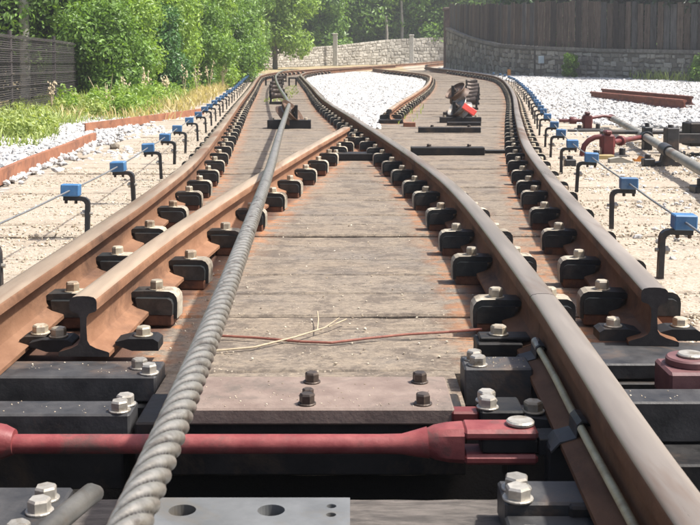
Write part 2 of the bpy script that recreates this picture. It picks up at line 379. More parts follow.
Er = catmull([(.768, 2.66), (.912, 4.37), (1.03, 5.56), (1.235, 7.42), (1.83, 11.64), (2.95, 19.24), (3.69, 24.8), (4.35, 30.5), (4.58, 34.0), (4.45, 37.2), (4.1, 41.5), (3.65, 46), (3.55, 50), (4.0, 55), (5.1, 60), (8.1, 71), (10.4, 80)])
RAILS = dict(A=A, C=C0, B=B, D=D, E=Er)
def xat(path, y):                       # x of a rail at y
    return float(np.interp(y, path[:, 1], path[:, 0])) if np.all(np.diff(path[:, 1]) > -1e9) else 0
def rail_dist(name, p): return float(np.min(np.linalg.norm(RAILS[name] - np.array(p), axis=1)))

# ------------------------------------------------------------------ ground (one sheet)
xs = np.concatenate([np.arange(-60, -7, 2.0), np.arange(-7, 8, .15), np.arange(8, 62, 2.0)])
ys = np.concatenate([np.arange(-6, 1, .5), np.arange(1, 3.2, .08), np.arange(3.2, 45, .22), np.arange(45, 140, 1.5)])
X, Y = np.meshgrid(xs, ys)
xl = np.interp(Y, A[:, 1], A[:, 0]); xr = np.interp(Y, Er[:, 1], Er[:, 0])
xc = np.interp(Y, C0[:, 1], C0[:, 0]); xd = np.interp(Y, D[:, 1], D[:, 0])
Z = G(Y) - .03
bed = (X > xl - 1.0) & (X < xr + 1.15)
isl = (Y > 14.5) & (X > xc + .62) & (X < xd - .62)
Z = np.where(bed & ~isl, G(Y) - .13, Z)
pit = (Y < 2.36) & (X > -1.6) & (X < 1.7); Z = np.where(pit, -.42, Z)
Z += RNG.normal(0, .006, Z.shape) + np.where((X < xl - 1.6), .03 * np.sin(X * 1.7) * np.cos(Y * .9), 0)
sand = np.where((X > xr + .3) & (Y < 12.8 + .3 * np.sin(3 * X)), 1.0, 0) + np.where((X < xl) & (X > xl - 1.25), .8, 0) + np.where(bed & ~isl, 1, 0)
soil = np.clip((xl - 1.9 - X) / .8, 0, 1) * np.clip((Y - 6) / 3, 0, 1)
soil = np.maximum(soil, np.clip((Y - 46) / 10, 0, 1) * (X < 3)); soil = np.maximum(soil, np.clip((X - 14) / 4, 0, 1))
oil = ((Y < 2.6) & (X > -1.8) & (X < 1.9)) * 1.0  # deep shade of the pit, painted near black into the ground colour
ny, nx = X.shape; I = np.arange(ny * nx).reshape(ny, nx)
F = np.stack([I[:-1, :-1], I[:-1, 1:], I[1:, 1:], I[1:, :-1]], -1).reshape(-1, 4)
gm = npmesh('ground', np.stack([X, Y, Z], -1).reshape(-1, 3), F, 'ground', dict(sand=np.clip(sand, 0, 1).ravel(), soil=soil.ravel(), oil=oil.ravel()), True)
tag(link('ground', gm), kind='structure', label='pale stony ground around the tracks')

# ------------------------------------------------------------------ sleepers: planks of the track bed
bed_root = link('track_bed', None, None, (0, 0, 0)); tag(bed_root, 'weathered timber track bed under the rails', kind='structure')
def sleeper(x0, x1, yc, wd, top, ang=0.0, thick=.15, sandy=True, base_z=None, dark_wood=False):
    L = x1 - x0; nx = max(6, int(L / .05)); cr, sr = cos(ang), sin(ang); xm = (x0 + x1) / 2
    us = np.linspace(-L / 2, L / 2, nx); h = wd / 2; c = .007
    prof = [(-h, -thick), (-h, -c), (-h + c, 0), (-h * .33, .0015), (h * .33, .0015), (h - c, 0), (h, -c), (h, -thick)]
    zt = np.cumsum(RNG.normal(0, .0007, nx)); zt -= zt.mean(); zt = np.clip(zt, -.004, .004)
    V = []; st = []; sa = []
    ew = RNG.normal(0, .0018, (2, nx))
    gz = g(yc) if base_z is None else base_z
    for i, u in enumerate(us):
        for j, (py, pz) in enumerate(prof):
            py2 = py + (ew[0, i] if py < 0 else ew[1, i]) * (abs(py) > h * .5)
            wx = xm + u * cr - py2 * sr; wy = yc + u * sr + py2 * cr
            V.append((wx, wy, gz + top + pz + (zt[i] if pz > -.05 else 0)))
            dd = min(rail_dist(k, (wx, wy)) for k in RAILS) if L < 9 else 1
            st.append(0.0 if dark_wood else max(0, 1 - max(0, dd - .10) / .13))
            q = 0
            if sandy:
                el = wx - (float(np.interp(wy, Er[:, 1], Er[:, 0])) + .10); al = (float(np.interp(wy, A[:, 1], A[:, 0])) - .10) - wx
                q = np.clip(max(el, al) / .14, 0, 1)
            sa.append(q)
    n = len(prof); I = np.arange(nx * n).reshape(nx, n); Fq = np.stack([I[:-1, :-1], I[1:, :-1], I[1:, 1:], I[:-1, 1:]], -1).reshape(-1, 4)
    caps = np.array([[0, 1, 6, 7], [1, 2, 5, 6], [2, 3, 4, 5]]); F2 = np.concatenate([Fq, caps, (nx - 1) * n + caps[:, ::-1]])
    V = np.array(V); org = np.array((xm, yc, gz + top)); V -= org
    me = npmesh('sleeper', V, F2, 'dark_timber' if dark_wood else 'sleeper_wood', dict(stain=np.array(st), sand=np.array(sa)))
    o = link('sleeper', me, bed_root, tuple(org)); return o
Y0, DY = 2.98, .593
YK = [Y0 + DY * k for k in range(-1, 90)]
for k, yc in enumerate(YK):
    if yc > 47: break
    for half in (0, 1):
        y = yc + half * DY / 2 + random.uniform(-.005, .005)
        wd = DY / 2 - (.004 if half == 0 else .011); top = random.uniform(-.004, .002) - (.010 if random.random() < .08 else 0)
        a, e = xat(A, y), xat(Er, y)
        if k == 0 and half == 0: sleeper(-.44, .25, 2.40, .27, 0); continue
        if k == 0 and half == 1:
            sleeper(-1.95, 2.1, 2.70, wd, -.002); continue
        if y < 13.9:
            sleeper(a - random.uniform(.98, 1.12), e + random.uniform(1.05, 1.2), y, wd, top)
        elif y < 41:
            i = int(np.argmin(abs(A[:, 1] - y))); t = A[min(i + 3, len(A) - 1)] - A[i - 3]; an = math.atan2(-t[0], t[1])
            sleeper(a - random.uniform(.5, .62) if y > 20 else a - random.uniform(.9, 1), xat(C0, y) + random.uniform(.42, .52), y, wd, top, an)
            i = int(np.argmin(abs(Er[:, 1] - y))); t = Er[min(i + 3, len(Er) - 1)] - Er[i - 3]; an = math.atan2(-t[0], t[1])
            sleeper(xat(D, y) - random.uniform(.42, .5), e + random.uniform(.5, .62) if y > 18 else e + random.uniform(.9, 1.05), y, wd, top, an)
        else:
            sleeper(min(a, xat(D, y)) - .5, e + .55, y, wd, top)
sleeper(-.62, .62, 1.73, .26, -.032, sandy=False, base_z=0, dark_wood=True); sleeper(-.62, .62, 1.42, .26, -.08, sandy=False, base_z=0)
sleeper(-1.3, 1.5, 1.12, .26, -.09, sandy=False, base_z=0); sleeper(-1.3, 1.5, .84, .26, -.09, sandy=False, base_z=0)

# ------------------------------------------------------------------ rails
HALF = [(.0625, 0), (.0625, .010), (.058, .0125), (.030, .021), (.015, .029), (.009, .040), (.0075, .075), (.0085, .097), (.014, .106), (.030, .1115), (.0335, .116), (.0335, .135), (.0315, .1415), (.026, .1465), (.014, .149), (0, .1495)]
PROF = HALF + [(-x, z) for x, z in HALF[-2::-1]]
BZ = .03                                   # rail foot above the sleeper top
def rail_mesh(path, mats, worn_side=0):
    n = len(PROF); t = np.gradient(path, axis=0); t /= np.linalg.norm(t, axis=1)[:, None]
    nr = np.stack([t[:, 1], -t[:, 0]], 1); o = path[0]
    mb = MB(); vs = []
    for (px, py), (ax, ay) in zip(path, nr):
        gz = g(py) + BZ
        for x, z in PROF: vs.append((px + ax * x - o[0], py + ay * x - o[1], gz + z))
    fs = []; mi = []
    for i in range(len(path) - 1):
        for k in range(n):
            k2 = (k + 1) % n; fs.append((i * n + k, (i + 1) * n + k, (i + 1) * n + k2, i * n + k2))
            (xa, za), (xb, zb) = PROF[k], PROF[k2]; zm = (za + zb) / 2; xm = (xa + xb) / 2
            top = zm > .140 or (worn_side and zm > .1125 and xm * worn_side > .02)
            mi.append(1 if top else 0)
    fs.append(tuple(range(n))); mi.append(2); b = (len(path) - 1) * n; fs.append(tuple(b + k for k in range(n - 1, -1, -1))); mi.append(2)
    mb.add(vs, fs, mi); return mb
# shared fastening meshes
def clip_meshes():
    lo = MB(); lo.box(.046, .131, -.046, .040, -.0305, .002, .004, 0)                       # shoe under the clamp (rusty)
    shoe = lo.mesh('shoe', ['shoe_rust'])
    b = MB(); prof = [(.030, .024), (.060, .002), (.131, .002), (.132, .032), (.128, .043), (.118, .0485), (.026, .0485)]
    b.prism(prof, -.048, .030); block = b.mesh('block', ['clip_black'])
    # clamp arm: rounded outer shoulder (dusty), black flanks
    out = [(.141, -.012), (.1425, .034), (.140, .049), (.132, .060), (.119, .0655), (.080, .0665), (.014, .0645), (.009, .060), (.008, .050), (.013, .0465), (.112, .0465), (.122, .042), (.1265, .032), (.127, -.012)]
    c = MB(); mis = [1, 1, 1, 1, 1, 0, 0, 0, 0, 0, 0, 0, 0, 0]; c.prism(out, -.030, .040, 0, mis); arm = c.mesh('rail_clip', ['clip_black', 'clip_dust'])
    q = MB(); q.hexbolt(0, 0, 0, .0195, .024); bolt = q.mesh('bolt', ['bolt_metal'])
    p = MB(); p.box(-.0445, .0445, -.05, .05, -.03, -.001, .003); plate = p.mesh('baseplate', ['shoe_rust'])
    return shoe, block, arm, bolt, plate
SHOE, BLOCK, ARM, BOLT, PLATE = clip_meshes()
def joined_clip():
    mb = MB()
    for me in (SHOE, BLOCK, ARM):
        off = {'shoe': 2, 'block': 0, 'rail_clip': 0}[me.name.split('.')[0]]
        mb.add([tuple(v.co) for v in me.vertices], [tuple(p.vertices) for p in me.polygons], [off if off else p.material_index for p in me.polygons])
    mb.hexbolt(.075, 0, .0645, .0195, .024, True, 3)
    return mb.mesh('rail_clip', ['clip_black', 'clip_dust', 'shoe_rust', 'bolt_metal'])
FARCLIP = joined_clip()
def clip_path(p, y0, y1):
    q = [r for r in p if y0 < r[1] < y1]
    def end(y):
        for a, b in zip(p[:-1], p[1:]):
            if a[1] <= y < b[1]: return a + (b - a) * (y - a[1]) / (b[1] - a[1])
    a, b = end(y0), end(y1)
    return np.array(([a] if a is not None else []) + q + ([b] if b is not None else []))
def make_rail(key, name, label, mats, yrange, worn=0, group=None, skip=lambda y, s: False):
    path = clip_path(RAILS[key], *yrange)
    root = build(rail_mesh(path, mats, worn), name, mats, None, (path[0][0], path[0][1], 0), 0, 32)
    tag(root, label, 'rail', group)
    t = np.gradient(path, axis=0); t /= np.linalg.norm(t, axis=1)[:, None]
    for yc in YK:
        if yc < yrange[0] - .02 or yc > min(yrange[1], 43): continue
        i = int(np.argmin(abs(path[:, 1] - yc))); px, py = path[i]; an = math.atan2(-t[i][0], t[i][1]); gz = g(py) + BZ
        px2 = px; others = [k for k in RAILS if k != key]
        lx, ly = px - path[0][0], py - path[0][1]
        link('baseplate', PLATE, root, (lx, ly, gz), an)
        for s in (1, -1):
            if yc < 2.5 or skip(yc, s): continue
            cx, cy = px + s * .085 * cos(an), py + s * .085 * sin(an)
            if min(rail_dist(k, (cx, cy)) for k in others) < .12: continue
            rz = an + (pi if s < 0 else 0) + random.uniform(-.035, .035)
            if yc < 19:
                c = link('rail_clip', ARM, root, (lx, ly, gz), rz)
                for nm_, me in (('block', BLOCK), ('shoe', SHOE)):
                    q = link(nm_, me, c)
                    if s < 0: q.scale = (1, -1, 1)
                bo = link('bolt', BOLT, c, (.075, .004, .0645), random.uniform(0, 1))
            else:
                link('rail_clip', FARCLIP, root, (lx, ly, gz), rz)
    return root
RR = ['rail_rust', 'rail_worn', 'rail_end']; RB = ['rail_brown', 'rail_bright', 'rail_end']
make_rail('A', 'rail', 'outermost rusty rail on the left, curving away beside the hedge', RR, (.9, 80), 0, 'running rails')
make_rail('B', 'rail', 'short orange-brown rail with cut ends beneath the twisted steel cable', RR, (2.5, 9.7), 0, 'running rails')
make_rail('C', 'rail', 'long shiny-topped brown rail running diagonally between the two tracks', RB, (2.59, 53), 0, 'running rails')
make_rail('C', 'rail', 'short shiny rail piece nearest the camera with a yellow conduit along it', RB, (.76, 2.586), 0, 'running rails', lambda y, s: True)
make_rail('D', 'rail', 'rusty rail starting with a cut end beside the white gravel island', RR, (13.3, 46), 0, 'running rails')
make_rail('E', 'rail', 'dark-ended brown rail on the right beside the blue wire guides', RB, (2.6, 80), 0, 'running rails')

# ==REST==
# ------------------------------------------------------------------ points machinery in the foreground
def bolts(root, pts, z, mt='bolt_zinc', r=.0185, h=.019):
    for x, y in pts:
        mb = MB(); mb.hexbolt(0, 0, 0, r, h, True, 0, random.uniform(0, 1)); o = build(mb, 'bolt', [mt], root, (x, y, z))
def beam(name, label, cat, x0, x1, y0, y1, z0, z1, mats, bl=(), bm='bolt_zinc', group=None, c=.004, part=None, r=.0185):
    cx, cy = (x0 + x1) / 2, (y0 + y1) / 2
    root = thing(name, label, cat, (cx, cy, z0), 0, group)
    mb = MB(); mb.box(x0 - cx, x1 - cx, y0 - cy, y1 - cy, 0, z1 - z0, c)
    build(mb, part or 'slab', mats, root)
    bolts(root, [(x - cx, y - cy) for x, y in bl], z1 - z0, bm, r)
    return root
G1 = 'steel bed plates of the points'
b1 = beam('slide_plate', 'wide black steel plate under the cut rail end at left, two bolts at its corner', 'plate', -1.5, -.445, 2.40, 2.53, -.032, .028, ['worn_steel'], [(-.495, 2.47), (-.464, 2.425)], group=G1)
beam('packing_beam', 'dark beam packed beneath the slide plate at left', 'beam', -1.5, -.462, 2.385, 2.52, -.12, -.036, ['black_steel'])
beam('slide_plate', 'black steel bar left of the cable, just behind the red rod, two bolts', 'plate', -1.5, -.449, 2.13, 2.22, -.02, .03, ['worn_steel'], [(-.470, 2.192), (-.473, 2.152)], group=G1)
beam('packing_beam', 'dark timber-like beam under the bar behind the red rod', 'beam', -1.5, -.47, 2.16, 2.30, -.14, -.024, ['black_steel'])
beam('slide_plate', 'black plate at the bottom left corner with three bolts', 'plate', -1.4, -.466, 1.52, 1.757, -.02, .03, ['worn_steel'], [(-.498, 1.705), (-.494, 1.655), (-.50, 1.565)], group=G1)
beam('packing_beam', 'added black beam standing in for shade under the red plate', 'beam', -.44, .24, 2.135, 2.33, -.10, .011, ['black_steel'])  # black beam added so the gap below the plate reads as shade
# red oxide plate between the rails
rp = beam('cover_plate', 'long faded red steel plate with four dark bolts on the sleepers', 'plate', -.345, .211, 2.112, 2.335, .0135, .048, ['red_plate'], [(-.083, 2.29), (-.088, 2.14), (.152, 2.29), (.149, 2.14)], 'bolt_dark', r=.0155)
mb = MB(); mb.hexbolt(-.088, 2.195, 0, .012, .012); build(mb, 'bolt', ['bolt_dark'], rp, (.067, -2.2235, .0345))
# perforated plate
def holeplate():
    root = thing('perforated_plate', 'grey steel plate with round holes at the bottom edge, beside the cable', 'plate', (-.164, 1.60, .0))
    me_ = bpy.data.meshes.new('slab'); import bmesh
    bm = bmesh.new(); x0, x1, y0, y1 = -.20, .164, -.15, .112
    holes = [(-.104, .062, .022), (.038, .062, .022), (.134, .078, .008), (.134, .045, .008), (-.175, .05, .009), (.06, -.05, .022)]
    # slab as a grid whose hole cells are refined: cut by boolean-free ring filling
    xs_ = sorted({x0, x1} | {h[0] - .026 for h in holes[:2]} | {h[0] + .026 for h in holes[:2]} | {.122, .146, -.187, -.163} | {.034, .086})
    ys_ = sorted({y0, y1, .036, .088})
    zt, zb = .03, .012
    def ring(cx, cy, r, z, n=24): return [bm.verts.new((cx + r * cos(2 * pi * k / n), cy + r * sin(2 * pi * k / n), z)) for k in range(n)]
    def cell_with_hole(a, b, c, d, cx, cy, r):
        n = 24; top = []; bot = []
        for z, store in ((zt, top), (zb, bot)):
            ri = ring(cx, cy, r, z); ro = []
            for k in range(n):
                an = 2 * pi * k / n; dx, dy = cos(an), sin(an); t = min(((b - cx) if dx > 0 else (a - cx)) / dx if abs(dx) > 1e-9 else 9, ((d - cy) if dy > 0 else (c - cy)) / dy if abs(dy) > 1e-9 else 9)
                ro.append(bm.verts.new((cx + dx * t, cy + dy * t, z)))
            cor = {}
            for k in range(n):
                k2 = (k + 1) % n
                f = [ri[k], ro[k], ro[k2], ri[k2]]
                p, q = ro[k].co, ro[k2].co
                if abs(p.x - q.x) > 1e-6 and abs(p.y - q.y) > 1e-6:
                    px = b if max(p.x, q.x) > b - 1e-6 else a; py = d if max(p.y, q.y) > d - 1e-6 else c
                    f = [ri[k], ro[k], bm.verts.new((px, py, z)), ro[k2], ri[k2]]
                bm.faces.new(f if z == zt else f[::-1])
            store += ri
        for k in range(n):
            k2 = (k + 1) % n; bm.faces.new([top[k], top[k2], bot[k2], bot[k]])
    cells = [(-.13, -.078, .036, .088, *holes[0]), (.012, .064, .036, .088, *holes[1]), (.122, .146, .066, .090, *holes[2]), (.122, .146, .033, .057, *holes[3])]
    for q in cells: cell_with_hole(*q)
    def rect(a, b, c, d):
        for z, fl in ((zt, 0), (zb, 1)):
            f = [bm.verts.new(p) for p in ((a, c, z), (b, c, z), (b, d, z), (a, d, z))]; bm.faces.new(f[::-1] if fl else f)
    rect(x0, -.13, y0, y1); rect(-.13, .064, .088, y1); rect(-.13, .064, y0, .036); rect(-.078, .012, .036, .088)
    rect(.064, .122, y0, y1); rect(.122, .146, y0, .033); rect(.122, .146, .057, .066); rect(.122, .146, .090, y1); rect(.146, x1, y0, y1)
    for (a, b) in (((x0, y0), (x1, y0)), ((x1, y0), (x1, y1)), ((x1, y1), (x0, y1)), ((x0, y1), (x0, y0))):
        bm.faces.new([bm.verts.new((*a, zt)), bm.verts.new((*a, zb)), bm.verts.new((*b, zb)), bm.verts.new((*b, zt))])
    bmesh.ops.remove_doubles(bm, verts=bm.verts, dist=1e-5); bmesh.ops.recalc_face_normals(bm, faces=bm.faces)
    bm.to_mesh(me_); bm.free(); me_.materials.append(M['zinc_plate']); link('slab', me_, root)
    mb = MB(); mb.box(-.195, .16, -.14, .10, -.075, .0118, .003); build(mb, 'packing', ['black_steel'], root)
holeplate()
# red drive rod with forks
def drive_rod():
    root = thing('drive_rod', 'red painted rod with a forked end crossing between the rails', 'rod', (.0, 2.01, .012))
    mb = MB(); mb.tube([(-.66, 0, 0), (-.64, 0, 0), (.06, 0, 0), (.10, 0, 0), (.125, 0, .001), (.15, 0, .003)], [.0185, .0185, .0185, .0195, .025, .030], 20)
    build(mb, 'bar', ['red_paint'], root, smooth=50)
    for nm_, s in (('fork', 1), ('fork', -1)):
        mb = MB(); ox = .142 if s > 0 else -.645
        def X_(v): return ox + s * v
        # neck
        sec = []
        n = 16
        for (u, hy, hz, p) in ((0, .024, .024, 2), (.02, .029, .031, 3), (.045, .032, .033, 5), (.075, .034, .034, 8)):
            ringp = []
            for k in range(n):
                a = 2 * pi * (k + .5) / n; c_, s_ = cos(a), sin(a); q = (abs(c_) ** p + abs(s_) ** p) ** (-1 / p)
                ringp.append((X_(u), hy * c_ * q, hz * s_ * q + .004))
            sec.append(ringp)
        vs = [p for r_ in sec for p in r_]; fs = [(i * n + k, i * n + (k + 1) % n, (i + 1) * n + (k + 1) % n, (i + 1) * n + k) for i in range(3) for k in range(n)]
        fs += [tuple(range(n - 1, -1, -1)), tuple(3 * n + k for k in range(n))]
        if s < 0: fs = [f[::-1] for f in fs]
        mb.add(vs, fs)
        xa, xb = sorted((X_(.074), X_(.215)))
        mb.box(xa, xb, -.0345, .0345, .018, .038, .006); mb.box(xa, xb, -.0345, .0345, -.030, -.010, .006)
        o = build(mb, nm_, ['red_paint'], root, smooth=30)
        pin = MB(); pin.cyl((X_(.185), 0, -.05), (X_(.185), 0, .040), .018, 20); pin.cyl((X_(.185), 0, .0385), (X_(.185), 0, .048), .027, 24, 0, .003)
        build(pin, 'pin', ['bolt_zinc'], o)
    mb = MB(); mb.box(.358, .41, -.03, .03, -.012, .020, .002); mb.box(.25, .3575, -.028, .028, -.009, .017, .003)
    build(mb, 'tongue', ['black_steel'], root)
drive_rod()
G2 = 'black bearing blocks left of the shiny rail'
beam('bearing_block', 'tall black block with a pair of bolts just right of the red plate', 'block', .258, .412, 2.362, 2.462, -.03, .058, ['worn_steel'], [(.287, 2.432), (.290, 2.388)], group=G2)
r2 = beam('bearing_block', 'black block with two pale bolts and one rusty bolt, above the red fork', 'block', .262, .35, 2.095, 2.19, -.03, .048, ['black_steel'], [(.281, 2.16), (.278, 2.118)], group=G2)
mb = MB(); mb.prism([(.0, 0), (.155, -.018), (.155, -.030), (0, -.030)], -.04, .04); o = build(mb, 'wedge', ['worn_steel'], r2, (-.014, .0, .070))
bolts(r2, [(.068, -.004)], .063, 'bolt_metal', .0195)
beam('bearing_block', 'black block joining the red fork to the shiny rail', 'block', .30, .418, 1.985, 2.062, -.065, .0, ['black_steel'], group=G2)
beam('bearing_block', 'black block with two big shiny bolts in front of the red fork', 'block', .252, .44, 1.69, 1.785, -.028, .03, ['worn_steel'], [(.279, 1.748), (.275, 1.706)], group=G2, r=.021)
beam('bearing_block', 'stepped black block with one shiny bolt at the bottom edge', 'block', .250, .44, 1.45, 1.685, -.05, .012, ['worn_steel'], [(.276, 1.58)], group=G2, r=.021)
mb = MB(); mb.box(-.03, .025, -.02, .02, 0, .045, .004); o = build(mb, 'red_lug', ['dark_red'], None, (.235, 2.125, -.002)); tag(o, 'small dark red lug between the red plate and the black block', 'lug')
# special clip by the joint
mb = MB(); mb.box(-.058, .055, -.045, .045, 0, .055, .004); mb.box(-.05, .075, -.03, .03, .055, .066, .003)
root = build(mb, 'rail_clamp', ['black_steel'], None, (.372, 2.635, .0)); tag(root, 'black rail clamp with a rust-edged top by the rail joint', 'clamp')
bolts(root, [(.0, .0)], .066, 'bolt_metal', .0205)
# bed under the shiny rail piece
mb = MB(); mb.box(-.15, .17, -.05, .05, 0, .068, .004)
for i, (yy, l) in enumerate(((2.42, 'black chair under the shiny rail, beside the tall bolted block'), (2.0, 'black chair under the shiny rail, beside the red fork'), (1.73, 'black chair under the shiny rail at the bottom of the picture'))):
    q = MB(); q.box(-.09, .10, -.055, .055, 0, .079, .004); o = build(q, 'rail_chair', ['black_steel'], None, (.455 + (-.01 if yy < 1.9 else .005), yy, -.05)); tag(o, l, 'rail chair', 'chairs under the shiny rail')
# yellow conduit with straps
cp = clip_path(C0, 1.0, 2.50); off = offset(cp, -.0255)
pts = [(x, y, BZ + .041 + .002 * sin(y * 9)) for x, y in off]
mb = MB(); mb.tube(pts, .0078, 10); cond = build(mb, 'conduit', ['conduit'], None, (0, 0, 0), smooth=60); tag(cond, 'thin yellowish conduit clipped along the foot of the shiny rail', 'conduit')
for (yy, lbl) in ((2.50, 'black strap clip holding the top end of the yellow conduit'), (1.965, 'black strap clip on the yellow conduit beside the red fork')):
    cx = float(np.interp(yy, C0[:, 1], C0[:, 0])); root = thing('strap_clip', lbl, 'strap', (cx, yy, BZ), .0, 'strap clips on the conduit')
    mb = MB(); pr = [(-.082, -.004), (-.066, .014), (-.058, .0155), (-.036, .022), (-.0345, .046), (-.026, .054), (-.016, .053), (-.0095, .044)]
    outl = pr + [(x + (.003 if i > 3 else .001), z - .0035) for i, (x, z) in reversed(list(enumerate(pr)))]
    mb.prism(outl, -.034, .034); build(mb, 'strap', ['worn_steel'], root)
mb = MB(); mb.tube([(-.0255, 2.475, BZ + .042), (-.0258, 2.53, BZ + .046)], .0105, 12); o = build(mb, 'ferrule', ['bolt_zinc'], None, (float(np.interp(2.5, C0[:, 1], C0[:, 0])), 0, 0)); o.parent = None
tag(o, 'silver ferrule on the far end of the yellow conduit', 'ferrule')
# right of the shiny rail: plate under the dark rail end, red hub
beam('slide_plate', 'grey steel plate under the dark rail end at right', 'plate', .55, 1.5, 2.50, 2.70, -.01, .029, ['worn_steel'], [], group=G1)
beam('packing_beam', 'black beam beneath the plate of the right rail end', 'beam', .54, 1.5, 2.49, 2.66, -.14, -.014, ['black_steel'])
beam('slide_plate', 'long black bar right of the shiny rail with a pale worn top', 'plate', .53, 1.5, 2.215, 2.31, -.06, .028, ['worn_steel'], [], group=G1)
beam('packing_beam', 'low black beam under the worn bar at right', 'beam', .53, 1.5, 2.10, 2.30, -.2, -.064, ['black_steel'])
root = thing('pivot_hub', 'dark red pivot hub with a pale round pin at the right edge', 'pivot', (.76, 2.42, -.02))
mb = MB(); mb.box(-.045, .30, -.075, .05, 0, .072, .006); mb.cyl((.022, 0, .07), (.022, 0, .090), .054, 28, 0, .004); build(mb, 'body', ['hub_red'], root, smooth=30)
mb = MB(); mb.cyl((.024, 0, .089), (.024, 0, .098), .030, 24, 0, .003); build(mb, 'pin', ['bolt_zinc'], root)
def endclip(x, y, s, label):
    root = thing('rail_clamp', label, 'clamp', (x, y, .028), 0 if s > 0 else pi, 'clamps at the cut rail ends')
    mb = MB(); mb.prism([(.02, .018), (.06, .004), (.125, .004), (.125, .026), (.112, .034), (.05, .034), (.018, .026)], -.035, .035); build(mb, 'clamp', ['black_steel'], root)
    bolts(root, [(.082, 0)], .034, 'bolt_metal', .0195)
    return root
endclip(-.60, 2.64, 1, 'black clamp right of the cut rail end under the cable'); endclip(-.70, 2.66, -1, 'black clamp left of the cut rail end under the cable'); endclip(-.81, 2.63, 1, 'black clamp inside the outermost left rail, beside the cut rail end')
endclip(.775, 2.735, 1, 'black clamp right of the dark rail end'); endclip(.765, 2.735, -1, 'black clamp left of the dark rail end')
# short silver rod near the cable
mb = MB(); mb.tube([(-.386, 1.592, .082), (-.3875, 1.585, .088), (-.39, 1.57, .095), (-.416, 1.44, .10), (-.45, 1.25, .10), (-.5, 1.0, .10)], [.008, .0135, .016, .016, .016, .016], 16)
o = build(mb, 'handle_bar', ['bar_grey'], None, (0, 0, 0), smooth=60); tag(o, 'short round-ended grey bar beside the cable at the bottom left', 'bar')
# frog plates where the rails cross
for i, (x0, x1, y0, y1, z1, l) in enumerate(((-.16, .26, 8.18, 8.36, .055, 'low black frog plate where the cut rail meets the long rail, nearest'), (-.02, .22, 9.60, 9.75, .05, 'black frog plate just past the tip of the cut rail'), (.02, .30, 10.2, 10.36, .05, 'black frog plate furthest along the crossing gap'))):
    root = beam('frog_plate', l, 'plate', x0, x1, y0, y1, 0, z1 - .012 * i, ['black_steel' if i == 0 else 'worn_steel'], [(x0 + .05, (y0 + y1) / 2), (x1 - .05, (y0 + y1) / 2)], 'bolt_metal', 'plates of the crossing')
mb = MB(); mb.box(-.07, .07, -.07, .07, 0, .055, .004); o = build(mb, 'stop_block', ['edging_rust'], None, (.70, 12.6, 0)); tag(o, 'small rust-orange block beside the cut end of the gravel-island rail', 'block')
beam('rail_chair', 'dark chair under the cut end of the gravel-island rail', 'rail chair', .36, .66, 13.25, 13.45, 0, .05, ['black_steel'])
# black steel bars across the right track
G3 = 'black steel bars across the right track'
for (x0, x1, yy, h, l) in ((.50, 1.10, 8.75, .062, 'longest black bar lying across the right track, nearest the camera'), (.74, 1.41, 11.55, .06, 'middle black bar lying across the right track')):
    root = beam('cross_bar', l, 'bar', x0, x1, yy - .06, yy + .06, -.002, h, ['black_steel'], [(x0 + .15, yy + .02), (x1 - .12, yy + .02)], 'bolt_dark', G3)
beam('cross_bar', 'short low black bar beside the nearest black bar', 'bar', 1.12, 1.30, 8.80, 8.88, -.002, .03, ['black_steel'], group=G3)

# ------------------------------------------------------------------ stranded haulage cable
def cable():
    path = catmull([(-.225, .45), (-.2365, 1.2), (-.256, 1.9), (-.296, 3.0), (-.375, 4.95), (-.50, 7.6), (-.665, 11.4), (-.72, 12.55), (-.86, 14.2), (-1.15, 17.6), (-1.62, 23.5), (-2.0, 29), (-2.18, 33.5), (-2.15, 37.5)], .02)
    s_ = np.concatenate([[0], np.cumsum(np.linalg.norm(np.diff(path, axis=0), axis=1))])
    zc = np.interp(path[:, 1], [.45, 1.2, 3, 5, 8, 11.5, 12.5, 14, 20, 30, 38], [.252, .25, .249, .247, .25, .262, .265, .30, .35, .44, .56])
    keep = [i for i in range(len(path)) if path[i, 1] < 4 or (path[i, 1] < 9 and i % 2 == 0) or i % 8 == 0 or i == len(path) - 1]
    near = [i for i in keep]; n = 66; Vs = []
    t = np.gradient(path, axis=0); t /= np.linalg.norm(t, axis=1)[:, None]
    Rr = .0228; ns = 5; lay = .215
    fine = []
    # finer rings near the camera
    ss = np.concatenate([np.arange(0, 3.2, .006), np.arange(3.2, 9, .012), np.arange(9, s_[-1], .06)])
    px = np.interp(ss, s_, path[:, 0]); py = np.interp(ss, s_, path[:, 1]); pz = np.interp(ss, s_, zc); tx = np.interp(ss, s_, t[:, 0]); ty = np.interp(ss, s_, t[:, 1])
    an = np.arange(n) * 2 * pi / n
    tw = ss / lay * 2 * pi; ph = (an[None, :] + tw[:, None])
    u = (ph * ns / (2 * pi)) % 1.0; th = (u - .5) * 2 * pi / ns
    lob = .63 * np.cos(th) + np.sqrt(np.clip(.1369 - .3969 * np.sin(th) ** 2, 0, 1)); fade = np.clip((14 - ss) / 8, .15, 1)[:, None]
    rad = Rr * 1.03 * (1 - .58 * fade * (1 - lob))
    nx_, ny_ = ty, -tx
    Vx = px[:, None] + nx_[:, None] * np.cos(an) * rad; Vy = py[:, None] + ny_[:, None] * np.cos(an) * rad; Vz = pz[:, None] + np.sin(an) * rad
    V = np.stack([Vx, Vy, Vz], -1).reshape(-1, 3); I = np.arange(len(ss) * n).reshape(len(ss), n); I2 = np.roll(I, -1, 1)
    Fq = np.stack([I[:-1], I2[:-1], I2[1:], I[1:]], -1).reshape(-1, 4)
    o = link('haulage_cable', npmesh('haulage_cable', V, Fq, 'cable_steel', dict(groove_shade=np.clip((1 - lob) / .49, 0, 1).ravel()), True)); tag(o, 'thick twisted steel cable running down the middle of the left track', 'cable')
cable()

